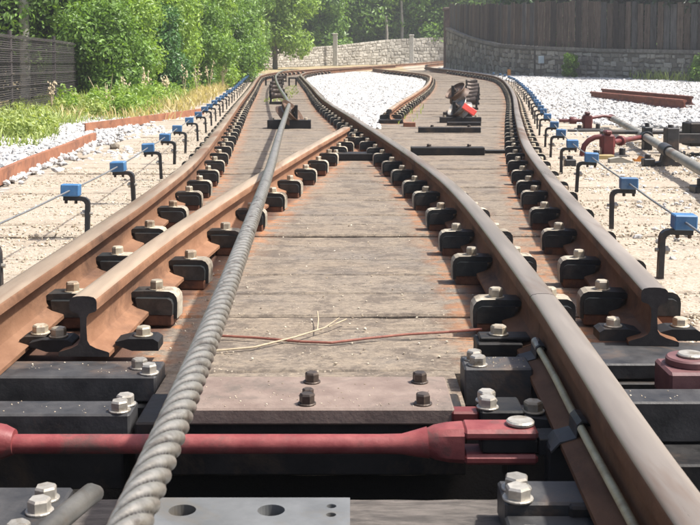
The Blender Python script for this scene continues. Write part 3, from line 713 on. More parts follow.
# ------------------------------------------------------------------ rope sheaves
def sheave(name, label, loc, rad, tilt, mats, zc, base, guard=None, flip=1):
    root = thing(name, label, 'pulley', loc, 0, 'rope pulleys')
    x0, x1, y0, y1, h = base
    mb = MB(); mb.box(x0, x1, y0, y1, -.002, h, .004); mb.box(x0 + .10, x1 - .1, y1 + .003, y1 + .12, -.002, h * .9, .004); b = build(mb, 'base_plate', ['black_steel'], root)
    bolts(b, [(x0 + .06, (y0 + y1) / 2), (x1 - .06, (y0 + y1) / 2)], h, 'bolt_metal')
    mt = Matrix.Translation((0, 0.06, zc)) @ Matrix.Rotation(tilt[1], 4, 'Z') @ Matrix.Rotation(R(90) + tilt[0], 4, 'Y')
    mb = MB(); r = rad
    mb.lathe([(r * .30, -.035), (r * .86, -.030), (r, -.062), (r * 1.02, -.056), (r * .80, -.006), (r * .80, .006), (r * 1.02, .056), (r, .062), (r * .86, .030), (r * .30, .035)], 40, 0, mt, True)
    build(mb, 'sheave', [mats[0]], root, smooth=40)
    mb = MB(); mb.lathe([(r * .78, -.022), (r * .80, -.016), (r * .81, .016), (r * .78, .022)], 40, 0, mt, True); build(mb, 'liner', [mats[1]], root)
    mb = MB(); a = mt @ Vector((0, 0, -.11)); c = mt @ Vector((0, 0, .11)); mb.cyl(a, c, .022, 14); mb.cyl(mt @ Vector((0, 0, -.045)), mt @ Vector((0, 0, .045)), r * .33, 18); build(mb, 'axle', ['bolt_dark'], root)
    for p in (a, c):
        mb = MB(); mb.box(p.x - .018, p.x + .018, p.y - .04, p.y + .04, h * .8, p.z + .03, .004); build(mb, 'bracket', ['black_steel'], root)
    if guard: 
        mb = MB(); gx, gy, gz, gw, gh, ga = guard; mb.box(-gw / 2, gw / 2, -.012, .012, -gh / 2, gh / 2, .010); o = build(mb, 'guard', ['signal_red'], root, (gx, gy, gz)); o.rotation_euler = (R(-20), ga, R(-10))
    return root
sheave('rope_pulley', 'brown tilted rope pulley under the cable on the left track', (-.70, 12.3, 0), .165, (R(-42), R(-18)), ('sheave_brown', 'sheave_steel'), .165, (-.25, .25, -.06, .06, .10))
sheave('rope_pulley', 'tilted rope pulley with a red guard on the right track', (1.40, 13.55, 0), .155, (R(40), R(22)), ('sheave_steel', 'sheave_brown'), .17, (-.26, .26, -.06, .06, .07), (.10, -.10, .17, .19, .085, R(34)))
sheave('rope_pulley', 'grey tilted rope pulley standing behind the red guarded one', (1.50, 14.9, g(14.9)), .16, (R(48), R(28)), ('sheave_brown', 'sheave_brown'), .33, (-.2, .2, -.06, .06, .07))
mb = MB(); mb.box(-.20, .20, -.05, .05, -.002, .05, .004); o = build(mb, 'cross_bar', ['black_steel'], None, (1.36, 12.75, 0)); tag(o, 'black bar right in front of the pulley with the red guard', 'bar', G3)
# small rope rollers further along both tracks
def roller_meshes():
    a = MB(); a.box(-.17, .17, -.05, .05, -.002, .04, .003); a.box(-.16, -.13, -.03, .03, .04, .19, .003); a.box(.13, .16, -.03, .03, .04, .19, .003)
    b = MB(); b.lathe([(.02, -.125), (.065, -.125), (.045, -.03), (.045, .03), (.065, .125), (.02, .125)], 16, 0, Matrix.Translation((0, 0, .15)) @ Matrix.Rotation(R(90), 4, 'Y'), True)
    return a.mesh('bracket', ['black_steel']), b.mesh('roller', ['bolt_dark'])
RB_, RO_ = roller_meshes()
def roller(x, y, label):
    root = thing('rope_roller', label, 'roller', (x, y, g(y)), 0, 'small rope rollers between the rails'); link('bracket', RB_, root); link('roller', RO_, root)
for i, y in enumerate((19.5, 22.2, 25, 28, 31, 34)):
    roller(float(np.interp(y, [11.4, 14.2, 17.6, 23.5, 29, 33.5, 37], [-.665, -.86, -1.15, -1.62, -2.0, -2.18, -2.15])), y, f'black rope roller under the cable, {nth(i)} beyond the brown pulley')
for i, y in enumerate((17.2, 19.2, 21.4, 23.8, 26.5, 29.5)):
    roller((float(np.interp(y, D[:, 1], D[:, 0])) + float(np.interp(y, Er[:, 1], Er[:, 0]))) / 2 + .12, y, f'black rope roller on the right track, {nth(i)} beyond the grey pulley')
mb = MB()
def frame_box(x, y, label):
    mb = MB(); z = g(y)
    mb.box(-.12, -.075, -.04, .04, 0, .20, .004); mb.box(.075, .12, -.04, .04, 0, .20, .004); mb.box(-.12, .12, -.04, .04, .201, .245, .004)
    o = build(mb, 'cable_frame', ['black_steel'], None, (x, y, z)); tag(o, label, 'frame', 'black frames by the cable')
frame_box(-2.30, 30.5, 'black upside-down U frame left of the far cable'); frame_box(-1.62, 30.2, 'black upside-down U frame right of the far cable')

# ------------------------------------------------------------------ blue wire guides and wires
def guide_meshes():
    b = MB(); b.box(-.039, .039, -.030, .030, -.026, .026, .004); blk = b.mesh('block', ['blue_plastic'])
    # bent flat bar: post and arm (post at +x)
    br = MB(); t_ = .009
    out = [(-.030, -.027), (.050, -.027), (.066, -.031), (.077, -.041), (.082, -.056), (.082, -.205), (.063, -.205), (.063, -.060), (.058, -.050), (.048, -.0445), (-.030, -.0445)]
    br.prism(out, -.014, .014); bra = br.mesh('bracket', ['bracket_black'])
    n = MB(); n.tube([(.044, 0, -.10), (.050, 0, -.10), (.0501, 0, -.10), (.062, 0, -.10), (.0621, 0, -.10), (.094, 0, -.10)], [.007, .007, .015, .015, .007, .007], 8); nut = n.mesh('bolt', ['bolt_zinc'])
    f = MB()
    f.cyl((0, 0, -.058), (0, 0, -.0446), .007, 8)
    fix = f.mesh('nut', ['bolt_dark']); return blk, bra, nut, fix
GB, GBR, GN, GF = guide_meshes()
def guides(path, side, dist, y_list, where, wire_label, group):
    """side +1: right of the rail; the post stands on the rail side"""
    pts = []
    off = offset(path, dist * side)
    for i, y in enumerate(y_list):
        k = int(np.argmin(abs(off[:, 1] - y) + (abs(off[:, 0] - np.interp(y, path[:, 1], path[:, 0])) > 1.2) * 50)); x, yy = off[k]; t = off[min(k + 1, len(off) - 1)] - off[k - 1]
        an = math.atan2(-t[0], t[1]); z = g(yy) + .205 + random.uniform(-.006, .006)
        lb = f'blue wire guide {where}, {nth(i)} from the camera'
        root = thing('wire_guide', lb, 'wire guide', (x, yy, z), an + random.uniform(-.08, .08), group); root.rotation_euler = (random.uniform(-.05, .05), random.uniform(-.05, .05), root.rotation_euler.z)
        link('block', GB, root)
        q = link('bracket', GBR, root); q2 = link('bolt', GN, root); link('nut', GF, root, (-.02, 0, 0)); link('nut', GF, root, (.022, 0, 0))
        if side > 0: q.rotation_euler = (0, 0, pi); q2.rotation_euler = (0, 0, pi)
        pts.append((x, yy, z))
    first = Vector(pts[0]) - (Vector(pts[1]) - Vector(pts[0])) * 2.2
    P = [tuple(first)]
    for a, b in zip(pts[:-1], pts[1:]):
        P.append(a); P.append(((a[0] + b[0]) / 2, (a[1] + b[1]) / 2, (a[2] + b[2]) / 2 - .003))
    P.append(pts[-1])
    mb = MB(); mb.tube(P, .0042, 8); o = build(mb, 'signal_wire', ['wire_steel'], None, (0, 0, 0), smooth=60); tag(o, wire_label, 'wire')
RY = [3.67, 4.80, 6.04, 7.26, 8.44, 9.55, 11.0, 12.2, 13.2, 14.4, 15.6, 16.8, 18.0, 19.2, 20.4, 21.6, 22.8, 24.0, 25.2, 26.4, 27.6, 28.8, 30.0, 31.2, 32.4, 33.6, 34.8, 36.0]
LY = [3.40, 4.60, 5.60, 6.75, 7.85, 8.85, 10.2, 11.6, 12.7, 13.8, 15.0, 16.2, 17.4, 18.6, 19.8, 21.0, 22.2, 23.4, 24.6, 25.8, 27.0, 28.2, 29.4, 30.6, 31.8, 33.0, 34.2, 35.4]
guides(Er, 1, .295, RY, 'right of the right rail', 'thin steel wire strung through the blue guides at right', 'blue wire guides along the right rail')
guides(A, -1, .325, LY, 'left of the left rail', 'thin steel wire strung through the blue guides at left', 'blue wire guides along the left rail')

# ------------------------------------------------------------------ rusty edging bars (left) and loose rails on the ballast (right)
def angle_bar(name, label, p0, p1, z0, h, wdt, m, cat, group=None):
    p0 = Vector((*p0, 0)); p1 = Vector((*p1, 0)); L = (p1 - p0).length; an = math.atan2(p1.y - p0.y, p1.x - p0.x)
    mb = MB(); prof = [(0, 0), (wdt, 0), (wdt, .014), (.014, .014), (.014, h - .012), (wdt * .75, h - .012), (wdt * .75, h), (0, h)]
    n = 24; vs = []; 
    for i in range(n + 1):
        u = L * i / n; wob = .008 * sin(i * .9) + RNG.normal(0, .002)
        for x, z in prof: vs.append((u, x + wob, z))
    k = len(prof); fs = [(i * k + j_, i * k + (j_ + 1) % k, (i + 1) * k + (j_ + 1) % k, (i + 1) * k + j_) for i in range(n) for j_ in range(k)]
    fs += [tuple(range(k - 1, -1, -1)), tuple(n * k + q for q in range(k))]; mb.add(vs, [f[::-1] for f in fs])
    o = build(mb, name, [m], None, (p0.x, p0.y, z0), an); tag(o, label, cat, group); return o
angle_bar('edging_bar', 'long rust-orange steel edging bar at the lower left beside the weeds', (-1.93, 3.0), (-2.45, 10.3), -.015, .095, .05, 'edging_rust', 'edging bar', 'rusty steel edging bars')
angle_bar('edging_bar', 'far rust-orange edging bar running on towards the hedge', (-2.90, 11.7), (-2.14, 15.7), -.015, .105, .05, 'edging_rust', 'edging bar', 'rusty steel edging bars')
def loose_rail(p0, p1, z, label, m='old_rust'):
    p0 = Vector((*p0, 0)); p1 = Vector((*p1, 0)); n = 8; pa = np.array([[p0.x + (p1.x - p0.x) * i / n, p0.y + (p1.y - p0.y) * i / n] for i in range(n + 1)])
    mb = rail_mesh(pa, [m])
    mb.v = [(x, y_, zz - g(pa[0][1] + y_) - BZ) for x, y_, zz in mb.v]; mb.m = [0] * len(mb.m)
    o = build(mb, 'loose_rail', [m], None, (p0.x, p0.y, z), 0, 32); tag(o, label, 'rail', 'old rails lying on the white ballast')
loose_rail((5.10, 22.6), (5.42, 17.3), g(20) + .0, 'nearer of the two old rusty rails lying on the white ballast')
loose_rail((5.52, 23.4), (5.72, 17.9), g(20) + .04, 'farther of the two old rusty rails lying on the white ballast')

# ------------------------------------------------------------------ point machinery on the right
root = thing('drive_pipe', 'long grey pipe slanting across the yard at right', 'pipe', (0, 0, 0))
mb = MB(); mb.tube([(3.04, 12.40, .115), (2.64, 9.75, .115), (2.295, 7.69, .115), (2.0, 5.8, .115), (1.86, 5.0, .115)], .033, 18); build(mb, 'tube', ['pipe_grey'], root, smooth=60)
mb = MB(); mb.cyl((3.055, 12.52, .115), (3.03, 12.33, .115), .042, 16); build(mb, 'end_collar', ['dark_red'], root)
mb = MB(); mb.tube([(2.335, 7.93, .115), (2.28, 7.60, .115)], .046, 16); build(mb, 'collar', ['bracket_black'], root, smooth=60)
mb = MB(); mb.cyl((2.57, 9.28, .115), (2.545, 9.12, .115), .05, 16); mb.box(2.53, 2.60, 9.16, 9.26, .0, .20, .006); mb.cyl((2.565, 9.21, .2), (2.565, 9.21, .235), .02, 8); build(mb, 'clamp', ['bracket_black'], root)
root = thing('pipe_stand', 'black bearing stand carrying the grey pipe', 'stand', (2.31, 7.76, 0))
mb = MB(); mb.prism([(-.12, 0), (.10, 0), (.10, .02), (.05, .035), (.035, .09), (-.035, .09), (-.05, .035), (-.12, .02)], -.035, .035); build(mb, 'pedestal', ['bracket_black'], root)
mb = MB(); mb.box(-.18, -.10, -.05, .04, 0, .055, .006); mb.cyl((-.14, 0, .055), (-.14, 0, .085), .022, 12); build(mb, 'foot', ['bracket_black'], root)
# second lever (nearer) with curved arm
def lever(loc, sc, label, curved):
    root = thing('crank_lever', label, 'lever', loc, 0, 'dark red crank levers')
    mb = MB(); mb.box(-.055 * sc, .055 * sc, -.05, .05, .0, .19 * sc, .014); mb.box(-.028 * sc, .028 * sc, -.056, .056, .19 * sc, .225 * sc, .01); mb.box(-.066 * sc, .066 * sc, -.03, .03, .07 * sc, .17 * sc, .01); build(mb, 'body', ['dark_red'], root, smooth=35)
    mb = MB()
    if curved:
        mb.tube([(-.05, 0, .155), (-.10, 0, .150), (-.15, 0, .125), (-.185, 0, .085), (-.20, 0, .03), (-.205, 0, -.01)], .021, 14)
    else: mb.tube([(-.05, 0, .10), (-.16, 0, .10), (-.32, 0, .10)], .020, 14); mb.cyl((-.20, 0, .10), (-.125, 0, .10), .040, 16)
    build(mb, 'arm', ['dark_red'], root, smooth=50)
    mb = MB()
    if curved: mb.tube([(.05, 0, .112), (.42, .55, .112)], .021, 14); mb.cyl((.13, .12, .112), (.155, .157, .112), .042, 16)
    else: mb.tube([(.05, 0, .13), (.20, .05, .15), (.33, .10, .13)], .018, 14)
    build(mb, 'push_rod', ['dark_red'], root, smooth=50)
    mb = MB(); mb.box(-.13, .16, -.10, .09, -.03, .012, .004); build(mb, 'base_plate', ['worn_steel'], root)
    for bx, by, bh in ((.11, -.05, .065), (-.10, -.06, .05)):
        mb = MB(); mb.cyl((bx, by, .012), (bx, by, bh), .025, 10); build(mb, 'bolt', ['bracket_black'], root)
    return root
lever((2.08, 8.62, 0), .92, 'nearer dark red crank lever with a curved arm, left of the grey pipe', True)
lever((2.70, 12.15, 0), .88, 'farther dark red crank lever in front of the white ballast', False)
mb = MB(); mb.box(-.46, .24, -.03, .03, -.03, .02, .004); o = build(mb, 'tie_plate', ['worn_steel'], None, (2.86, 11.75, 0)); tag(o, 'flat grey plate lying in front of the farther red lever', 'plate')
mb = MB(); mb.prism([(-.10, 0), (.125, 0), (.12, .02), (-.02, .075), (-.10, .06)], -.04, .04); o = build(mb, 'wooden_wedge', ['grey_wood'], None, (2.05, 8.02, -.03)); tag(o, 'pale grey wooden wedge lying below the nearer red lever', 'wedge')
mb = MB(); mb.box(-.14, .07, -.03, .03, 0, .07, .005); o = build(mb, 'wood_block', ['yellow_wood'], None, (1.97, 8.25, -.03), .1); tag(o, 'yellowish wood block behind the grey wedge', 'block')
mb = MB(); mb.prism([(-.05, 0), (.03, 0), (.045, .04), (.0, .06), (-.02, .03), (-.05, .04)], -.03, .03); o = build(mb, 'orange_bracket', ['orange'], None, (2.22, 8.15, -.02)); tag(o, 'small orange bracket by the nearer red lever', 'bracket')
mb = MB(); mb.box(-.04, .04, -.04, .04, 0, .06, .006); mb.cyl((0, 0, .06), (0, 0, .085), .022, 8); o = build(mb, 'bolt_block', ['bracket_black'], None, (1.60, 7.75, -.01)); tag(o, 'small black bolt block on the sandy ground by the blue guides', 'bolt')
mb = MB(); mb.box(-.05, .05, -.06, .06, 0, .05, .006); mb.cyl((0, 0, .05), (0, 0, .09), .024, 8); o = build(mb, 'anchor_bolt', ['bracket_black'], None, (2.03, 6.15, -.01)); tag(o, 'black anchor bolt at the right edge beside the grey pipe', 'bolt')
root = thing('point_motor', 'dark grey upright post and box with a flat bar at the right edge', 'point motor', (2.66, 8.85, 0))
mb = MB(); mb.box(-.045, .055, -.06, .06, -.02, .215, .006); mb.cyl((.0, 0, .215), (.0, 0, .24), .024, 8); build(mb, 'post', ['worn_steel'], root)
mb = MB(); mb.box(.058, .42, -.015, .015, .085, .165, .003); build(mb, 'bar', ['worn_steel'], root)
mb = MB(); mb.box(.17, .62, .02, .26, .055, .25, .008); build(mb, 'housing', ['black_steel'], root)
mb = MB(); mb.tube([(-1.1, .40, -.015), (-.4, .15, -.012), (.0, .05, -.01), (.7, .0, -.01)], .012, 8); build(mb, 'hose', ['bracket_black'], root)
mb = MB(); mb.tube([(2.25, 9.6, .13), (3.3, 9.55, .13)], .02, 10); o = build(mb, 'connecting_rod', ['worn_steel'], None, (0, 0, 0), smooth=50); tag(o, 'thin dark rod crossing behind the grey pipe to the black box', 'rod')

# ------------------------------------------------------------------ small debris on the sleepers
mb = MB(); mb.tube([(-.42, 2.70, .006), (-.36, 2.705, .004), (-.25, 2.74, .005), (-.15, 2.83, .008), (-.07, 2.92, .012), (-.03, 2.96, .03)], [.002, .0028, .0028, .0025, .002, .0014], 7); mb.tube([(-.09, 2.90, .011), (-.09, 3.0, .016), (-.095, 3.08, .02)], .002, 6); mb.tube([(-.06, 2.93, .012), (-.01, 3.01, .014)], .002, 6)
o = build(mb, 'dry_twig', ['twig'], None, (0, 0, 0)); tag(o, 'pale dry twig lying on the sleepers right of the cable', 'twig')
mb = MB(); mb.tube([(-.36, 2.86, .005), (-.25, 2.84, .004), (-.13, 2.80, .004), (-.05, 2.785, .005), (.05, 2.82, .008), (.15, 2.86, .008), (.27, 2.88, .01), (.36, 2.87, .02)], .0035, 8); o = build(mb, 'rusty_wire', ['wire_brown'], None, (0, 0, 0)); tag(o, 'thin red-brown wire stretched across the sleepers behind the red plate', 'wire')

def ico():
    p = (1 + 5 ** .5) / 2; v = np.array([(-1, p, 0), (1, p, 0), (-1, -p, 0), (1, -p, 0), (0, -1, p), (0, 1, p), (0, -1, -p), (0, 1, -p), (p, 0, -1), (p, 0, 1), (-p, 0, -1), (-p, 0, 1)], float); v /= np.linalg.norm(v[0])
    f = np.array([(0, 11, 5), (0, 5, 1), (0, 1, 7), (0, 7, 10), (0, 10, 11), (1, 5, 9), (5, 11, 4), (11, 10, 2), (10, 7, 6), (7, 1, 8), (3, 9, 4), (3, 4, 2), (3, 2, 6), (3, 6, 8), (3, 8, 9), (4, 9, 5), (2, 4, 11), (6, 2, 10), (8, 6, 7), (9, 8, 1)])
    return v, f
def stones(name, P, size, m, label, flat=.7, parent=None):
    v0, f0 = ico(); n = len(P); size = np.broadcast_to(size, n)
    V = v0[None] * (1 + RNG.uniform(-.28, .28, (n, 12, 1))); sc = RNG.uniform(.65, 1.25, (n, 1, 3)); sc[..., 2] *= flat; V = V * sc
    a = RNG.uniform(0, 2 * pi, n); c, s = np.cos(a)[:, None], np.sin(a)[:, None]; b = RNG.normal(0, .45, n); cb, sb = np.cos(b)[:, None], np.sin(b)[:, None]
    x, y, z = V[..., 0], V[..., 1], V[..., 2]; y, z = y * cb - z * sb, y * sb + z * cb; x, y = x * c - y * s, x * s + y * c
    V = np.stack([x, y, z], -1) * size[:, None, None] + P[:, None, :]
    F_ = f0[None] + (np.arange(n) * 12)[:, None, None]
    o = link(name, npmesh(name, V.reshape(-1, 3), F_.reshape(-1, 3), m), parent); tag(o, label, kind='stuff'); return o
def scatter(n, x0, x1, y0, y1, ok, zoff=0.0, power=1.0):
    out = []
    y = y0 + (y1 - y0) * RNG.random(n) ** power; x = RNG.uniform(x0, x1, n)
    k = ok(x, y); x, y = x[k], y[k]; return np.stack([x, y, G(y) + zoff], -1)
IA = lambda y: np.interp(y, A[:, 1], A[:, 0]); IE = lambda y: np.interp(y, Er[:, 1], Er[:, 0]); IC = lambda y: np.interp(y, C0[:, 1], C0[:, 0]); ID = lambda y: np.interp(y, D[:, 1], D[:, 0])
P = scatter(56000, 2.2, 16, 11.5, 40, lambda x, y: (x > IE(y) + .50) & (y > 12.4 + .3 * np.sin(x * 2.2) + np.clip(1.3 - (x - IE(y)), 0, 1) * 1.6) & (x < 4.2 + (y - 10) * .42), .0, 1.25)
P2 = scatter(6000, 3, 9, 36, 56, lambda x, y: (x > IE(y) + .6), -.01)
P = np.concatenate([P, P2]); stones('yard_ballast', P, RNG.uniform(.018, .046, len(P)) * (1 + (P[:, 1] > 25) * .35), 'ballast', 'white broken stone ballast across the yard at right')
P = scatter(42000, -1.6, 2.4, 12, 46, lambda x, y: (x > IC(y) + .15) & (x < ID(y) - .13) & (y > 12.3), .0, 1.2)
stones('island_ballast', P, RNG.uniform(.018, .044, len(P)), 'ballast', 'white ballast filling the island between the two tracks')
P = scatter(17000, -4.6, -1.3, 3.0, 17, lambda x, y: (x < IA(y) - .80 - .22 * np.sin(y * 2) - (RNG.random(len(x)) ** 3) * .0) & (x > -3.55 - .02 * y - .25 * np.sin(y * 1.3)) & (RNG.random(len(x)) < np.where(x > IA(y) - 1.2, np.clip((y - 6) / 12, 0, .4), 1)), -.005)
stones('verge_ballast', P, RNG.uniform(.012, .036, len(P)), 'ballast', 'white ballast along the left edging bars')
P = scatter(700, -.5, .4, 2.60, 9, lambda x, y: np.ones_like(x, bool), .002, 1.6); P2 = scatter(13000, .9, 2.8, 2.6, 10, lambda x, y: x > IE(y) + .09, .002, 1.4); P3 = scatter(10000, -2, -.9, 2.6, 12, lambda x, y: (x < IA(y) - .09) & (x > IA(y) - 1.15), .002, 1.4)
P = np.concatenate([P, P2, P3]); stones('sleeper_grit', P, RNG.uniform(.0012, .0040, len(P)) * np.where(abs(P[:, 0]) > .85, 1.7, .9) * RNG.uniform(.5, 1.5, len(P)), 'grit', 'fine grit and wood crumbs scattered on the sleepers')
Pg = np.concatenate([np.stack([RNG.uniform(-.33, .2, 110), 2.335 - .21 * RNG.random(110) ** .5, np.full(110, .0485)], -1), np.stack([RNG.uniform(-1.1, -.46, 55), RNG.uniform(2.43, 2.525, 55), np.full(55, .0285)], -1), np.stack([RNG.uniform(-1.1, -.46, 40), RNG.uniform(2.135, 2.215, 40), np.full(40, .0305)], -1), np.stack([RNG.uniform(.27, .40, 60), RNG.uniform(2.37, 2.455, 60), np.full(60, .0585)], -1), np.stack([RNG.uniform(.6, 1.2, 40), RNG.uniform(2.225, 2.305, 40), np.full(40, .0285)], -1), np.zeros((0, 3))])
stones('plate_grit', Pg, RNG.uniform(.0006, .0022, len(Pg)), 'grit', 'grit and crumbs lying on the steel plates in the foreground')
P4 = scatter(1500, 1.2, 3.6, 3, 13, lambda x, y: x > IE(y) + .3, .0, 1.2); stones('loose_pebbles', P4, RNG.uniform(.006, .02, len(P4)), 'ballast', 'loose pebbles on the sandy strip at right')
mb = MB(); v0, f0 = ico(); mb.add([tuple(p * (.05, .04, .036)) for p in v0 * (1 + RNG.uniform(-.15, .15, (12, 1)))], [tuple(f) for f in f0]); o = build(mb, 'brown_stone', ['bark'], None, (-2.05, 9.3, .02)); tag(o, 'single brown stone lying by the rusty edging bar', 'stone')

# ------------------------------------------------------------------ left fence
root = thing('mesh_fence', 'dark netting fence on thin posts at the far left under the trees', 'fence', (-4.7, 16, 0))
fp = [(-4.35, 12.6), (-4.66, 14.7), (-4.86, 17.6), (-5.35, 21.4)]; FH = 1.14
for x, y in fp:
    mb = MB(); mb.tube([(0, 0, -.1), (0, 0, FH + .06)], .028, 10); build(mb, 'post', ['netting'], root, (x + 4.7, y - 16, 0))
mb = MB()
for (xa, ya), (xb, yb) in zip(fp[:-1], fp[1:]):
    L = math.hypot(xb - xa, yb - ya); n = int(L / .030); dx, dy = (xb - xa) / L, (yb - ya) / L; h = .0062
    for i in range(n):
        u = L * (i + .5) / n; x, y = xa + dx * u + 4.7, ya + dy * u - 16
        mb.add([(x - dx * h, y - dy * h, 0), (x + dx * h, y + dy * h, 0), (x + dx * h, y + dy * h, FH), (x - dx * h, y - dy * h, FH)], [(0, 1, 2, 3)])
    for k in range(int(FH / .030)):
        z = .02 + k * .030; a_, b_ = (xa + 4.71, ya - 16, z), (xb + 4.71, yb - 16, z)
        mb.add([(a_[0], a_[1], z - h), (b_[0], b_[1], z - h), (b_[0], b_[1], z + h), (a_[0], a_[1], z + h)], [(0, 1, 2, 3)])
o = build(mb, 'netting', ['netting'], root); o['kind'] = 'stuff'
for k in range(7):
    mb = MB(); mb.tube([(x + 4.73, y - 16, .1 + k * .168) for x, y in fp], .006, 6); build(mb, 'line_wire', ['netting'], root)
mb = MB(); mb.cyl((0, 0, -.1), (0, 0, 3.2), .10, 14); o = build(mb, 'grey_pole', ['concrete'], None, (-6.55, 21.6, 0)); tag(o, 'grey pole in the shade behind the netting fence', 'pole')

# ------------------------------------------------------------------ foliage
def leaves(C, r, n, size, sq=.85, shell=.35, up=.35):
    """n leaves spread through clumps; C (k,3) clump centres, r (k,) radii"""
    k = len(C); w_ = r ** 2 / np.sum(r ** 2); idx = RNG.choice(k, n, p=w_)
    d = RNG.normal(0, 1, (n, 3)); d /= np.linalg.norm(d, axis=1)[:, None]
    rr = (shell + (1 - shell) * RNG.random(n) ** .5) * (1 + RNG.normal(0, .10, n))
    p = C[idx] + d * (r[idx] * rr)[:, None] * np.array([1, 1, sq])
    nrm = d * .7 + RNG.normal(0, .55, (n, 3)) + np.array([0, 0, up]); nrm /= np.linalg.norm(nrm, axis=1)[:, None]
    t = np.cross(nrm, RNG.normal(0, 1, (n, 3))); t /= np.linalg.norm(t, axis=1)[:, None]; b = np.cross(nrm, t)
    s = size * RNG.uniform(.45, 1.5, n)[:, None]
    v = np.stack([p - t * s, p - t * s * .1 + b * s * .48 + nrm * s * .10, p + t * s - nrm * s * .18, p - t * s * .1 - b * s * .48 + nrm * s * .10], 1)
    f = np.arange(n * 4).reshape(n, 4)
    f = np.concatenate([f[:, [0, 1, 2]], f[:, [0, 2, 3]]])
    return v.reshape(-1, 3), f
def tree(name, label, cat, x, y, z, h, rad, n, size, m, trunk=True, low=.15, clumps=16, group=None, sq=.85, bark='bark', trunk_r=None):
    root = thing(name, label, cat, (x, y, z), 0, group)
    C = []; r = []
    for i in range(clumps):
        t = (i + .5) / clumps; zz = h * (low + (1 - low) * t); prof_ = (sin(pi * min(1, .18 + .75 * t))) ** .7
        a = i * 2.4 + RNG.uniform(-.5, .5); q = rad * prof_ * RNG.uniform(.35, .8)
        C.append((q * cos(a), q * sin(a), zz)); r.append(rad * RNG.uniform(.34, .58))
    v, f = leaves(np.array(C), np.array(r), n, size, sq)
    link('crown', npmesh('crown', v, f, m), root)
    if trunk:
        mb = MB(); tr = trunk_r or h * .022
        mb.tube([(0, 0, -.2), (RNG.normal(0, .03), RNG.normal(0, .03), h * .3), (RNG.normal(0, .08), RNG.normal(0, .08), h * .6), (0, 0, h * .85)], [tr, tr * .8, tr * .55, tr * .2], 9)
        for c in C[::3]: mb.tube([(0, 0, max(.2, c[2] * .55)), (c[0] * .5, c[1] * .5, c[2] * .85), (c[0] * .9, c[1] * .9, c[2])], [tr * .4, tr * .25, tr * .1], 6)
        build(mb, 'trunk', [bark], root, smooth=60)
    return root
HG = 'bushes of the hedge at left'
hedge = [(-4.85, 21.0, 1.8, 1.0, 'leaf_mid', 'bright leafy bush at the near end of the hedge, next to the netting fence'), (-5.0, 22.6, 2.6, 1.2, 'leaf_light', 'tall mid green bush right behind the netting fence end'), (-4.45, 23.6, 1.9, 1.0, 'leaf_dark', 'darker glossy bush low in the hedge near the dry weeds'),
         (-4.6, 25.4, 2.9, 1.25, 'leaf_light', 'light green bush rising in the middle of the hedge'), (-4.25, 28.2, 2.2, 1.1, 'leaf_mid', 'mid green bush in the hedge above the dry grass'), (-4.5, 30.6, 3.3, 1.4, 'leaf_light', 'yellow-green bush further along the hedge'), (-4.0, 33.5, 2.5, 1.15, 'leaf_mid', 'rounded bush where the hedge nears the rails'),
         (-4.3, 36.5, 3.4, 1.5, 'leaf_mid', 'tall bush at the bend of the hedge'), (-4.5, 41, 2.9, 1.3, 'leaf_light', 'light bush over the far bend of the left rail'), (-5.6, 45.5, 3.3, 1.45, 'leaf_mid', 'last leafy bush before the pale stone wall')]
for x, y, h, rad, m, l in hedge: tree('hedge_bush', l, 'bush', x, y, g(y) - .1, h, rad, int(24000 * rad ** 1.5), .025 + y * .0008, m, True, .10, 20, HG)
TG = 'trees behind the hedge'
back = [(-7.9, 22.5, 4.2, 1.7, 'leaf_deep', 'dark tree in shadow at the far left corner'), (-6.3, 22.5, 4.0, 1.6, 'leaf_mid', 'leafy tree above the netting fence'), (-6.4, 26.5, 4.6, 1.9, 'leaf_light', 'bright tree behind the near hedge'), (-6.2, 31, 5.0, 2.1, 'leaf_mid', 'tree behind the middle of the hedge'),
        (-6.0, 36.5, 5.4, 2.2, 'leaf_light', 'tall bright tree behind the far hedge'), (-5.8, 42, 5.6, 2.3, 'leaf_mid', 'tall tree at the far end of the hedge'), (-7.6, 49.5, 6.0, 2.3, 'leaf_light', 'tall light tree left of the pale stone wall')]
for x, y, h, rad, m, l in back: tree('leafy_tree', l, 'tree', x, y, g(y) - .1, h, rad, int(13000 * rad), .036 + y * .0011, m, True, .12, 22, TG)
tree('leafy_tree', 'bright tree leaning over the left end of the pale stone wall', 'tree', -3.7, 53.0, g(53) - .1, 6.2, 2.0, 17000, .10, 'leaf_light', True, .20, 22, TG)
tree('leafy_tree', 'mid green tree hanging over the far bend of the rails', 'tree', -5.0, 46.0, g(46) - .1, 5.0, 1.8, 17000, .08, 'leaf_mid', True, .12, 22, TG)
WG = 'trees above the pale stone wall'
far = [(-4.4, 60.5, 6.0, 2.0, 'leaf_light', 'bright tree at the left end of the pale wall'), (-1.9, 66, 6.4, 2.1, 'leaf_mid', 'tree with low branches over the pale wall'), (.4, 70, 7.5, 2.6, 'leaf_mid', 'mid green tree behind the left concrete post'), (2.6, 71, 7.2, 2.4, 'leaf_light', 'light tree between the two concrete posts'), (4.6, 70, 7.6, 2.5, 'leaf_mid', 'tree with a pale trunk behind the wall'),
       (6.8, 71, 7.4, 2.4, 'leaf_light', 'lighter tree behind the right concrete post'), (9.0, 70, 7.6, 2.6, 'leaf_mid', 'tree by the brick pillar'), (-1.0, 76, 9, 3.4, 'leaf_mid', 'big tree far behind the wall, left'), (3.8, 78, 9, 3.4, 'leaf_dark', 'big shadowy tree far behind the wall, middle'), (8.6, 79, 9, 3.6, 'leaf_mid', 'big tree far behind the wall, right'),
       (-8.6, 62, 8, 3.2, 'leaf_mid', 'large tree filling the gap beyond the hedge')]
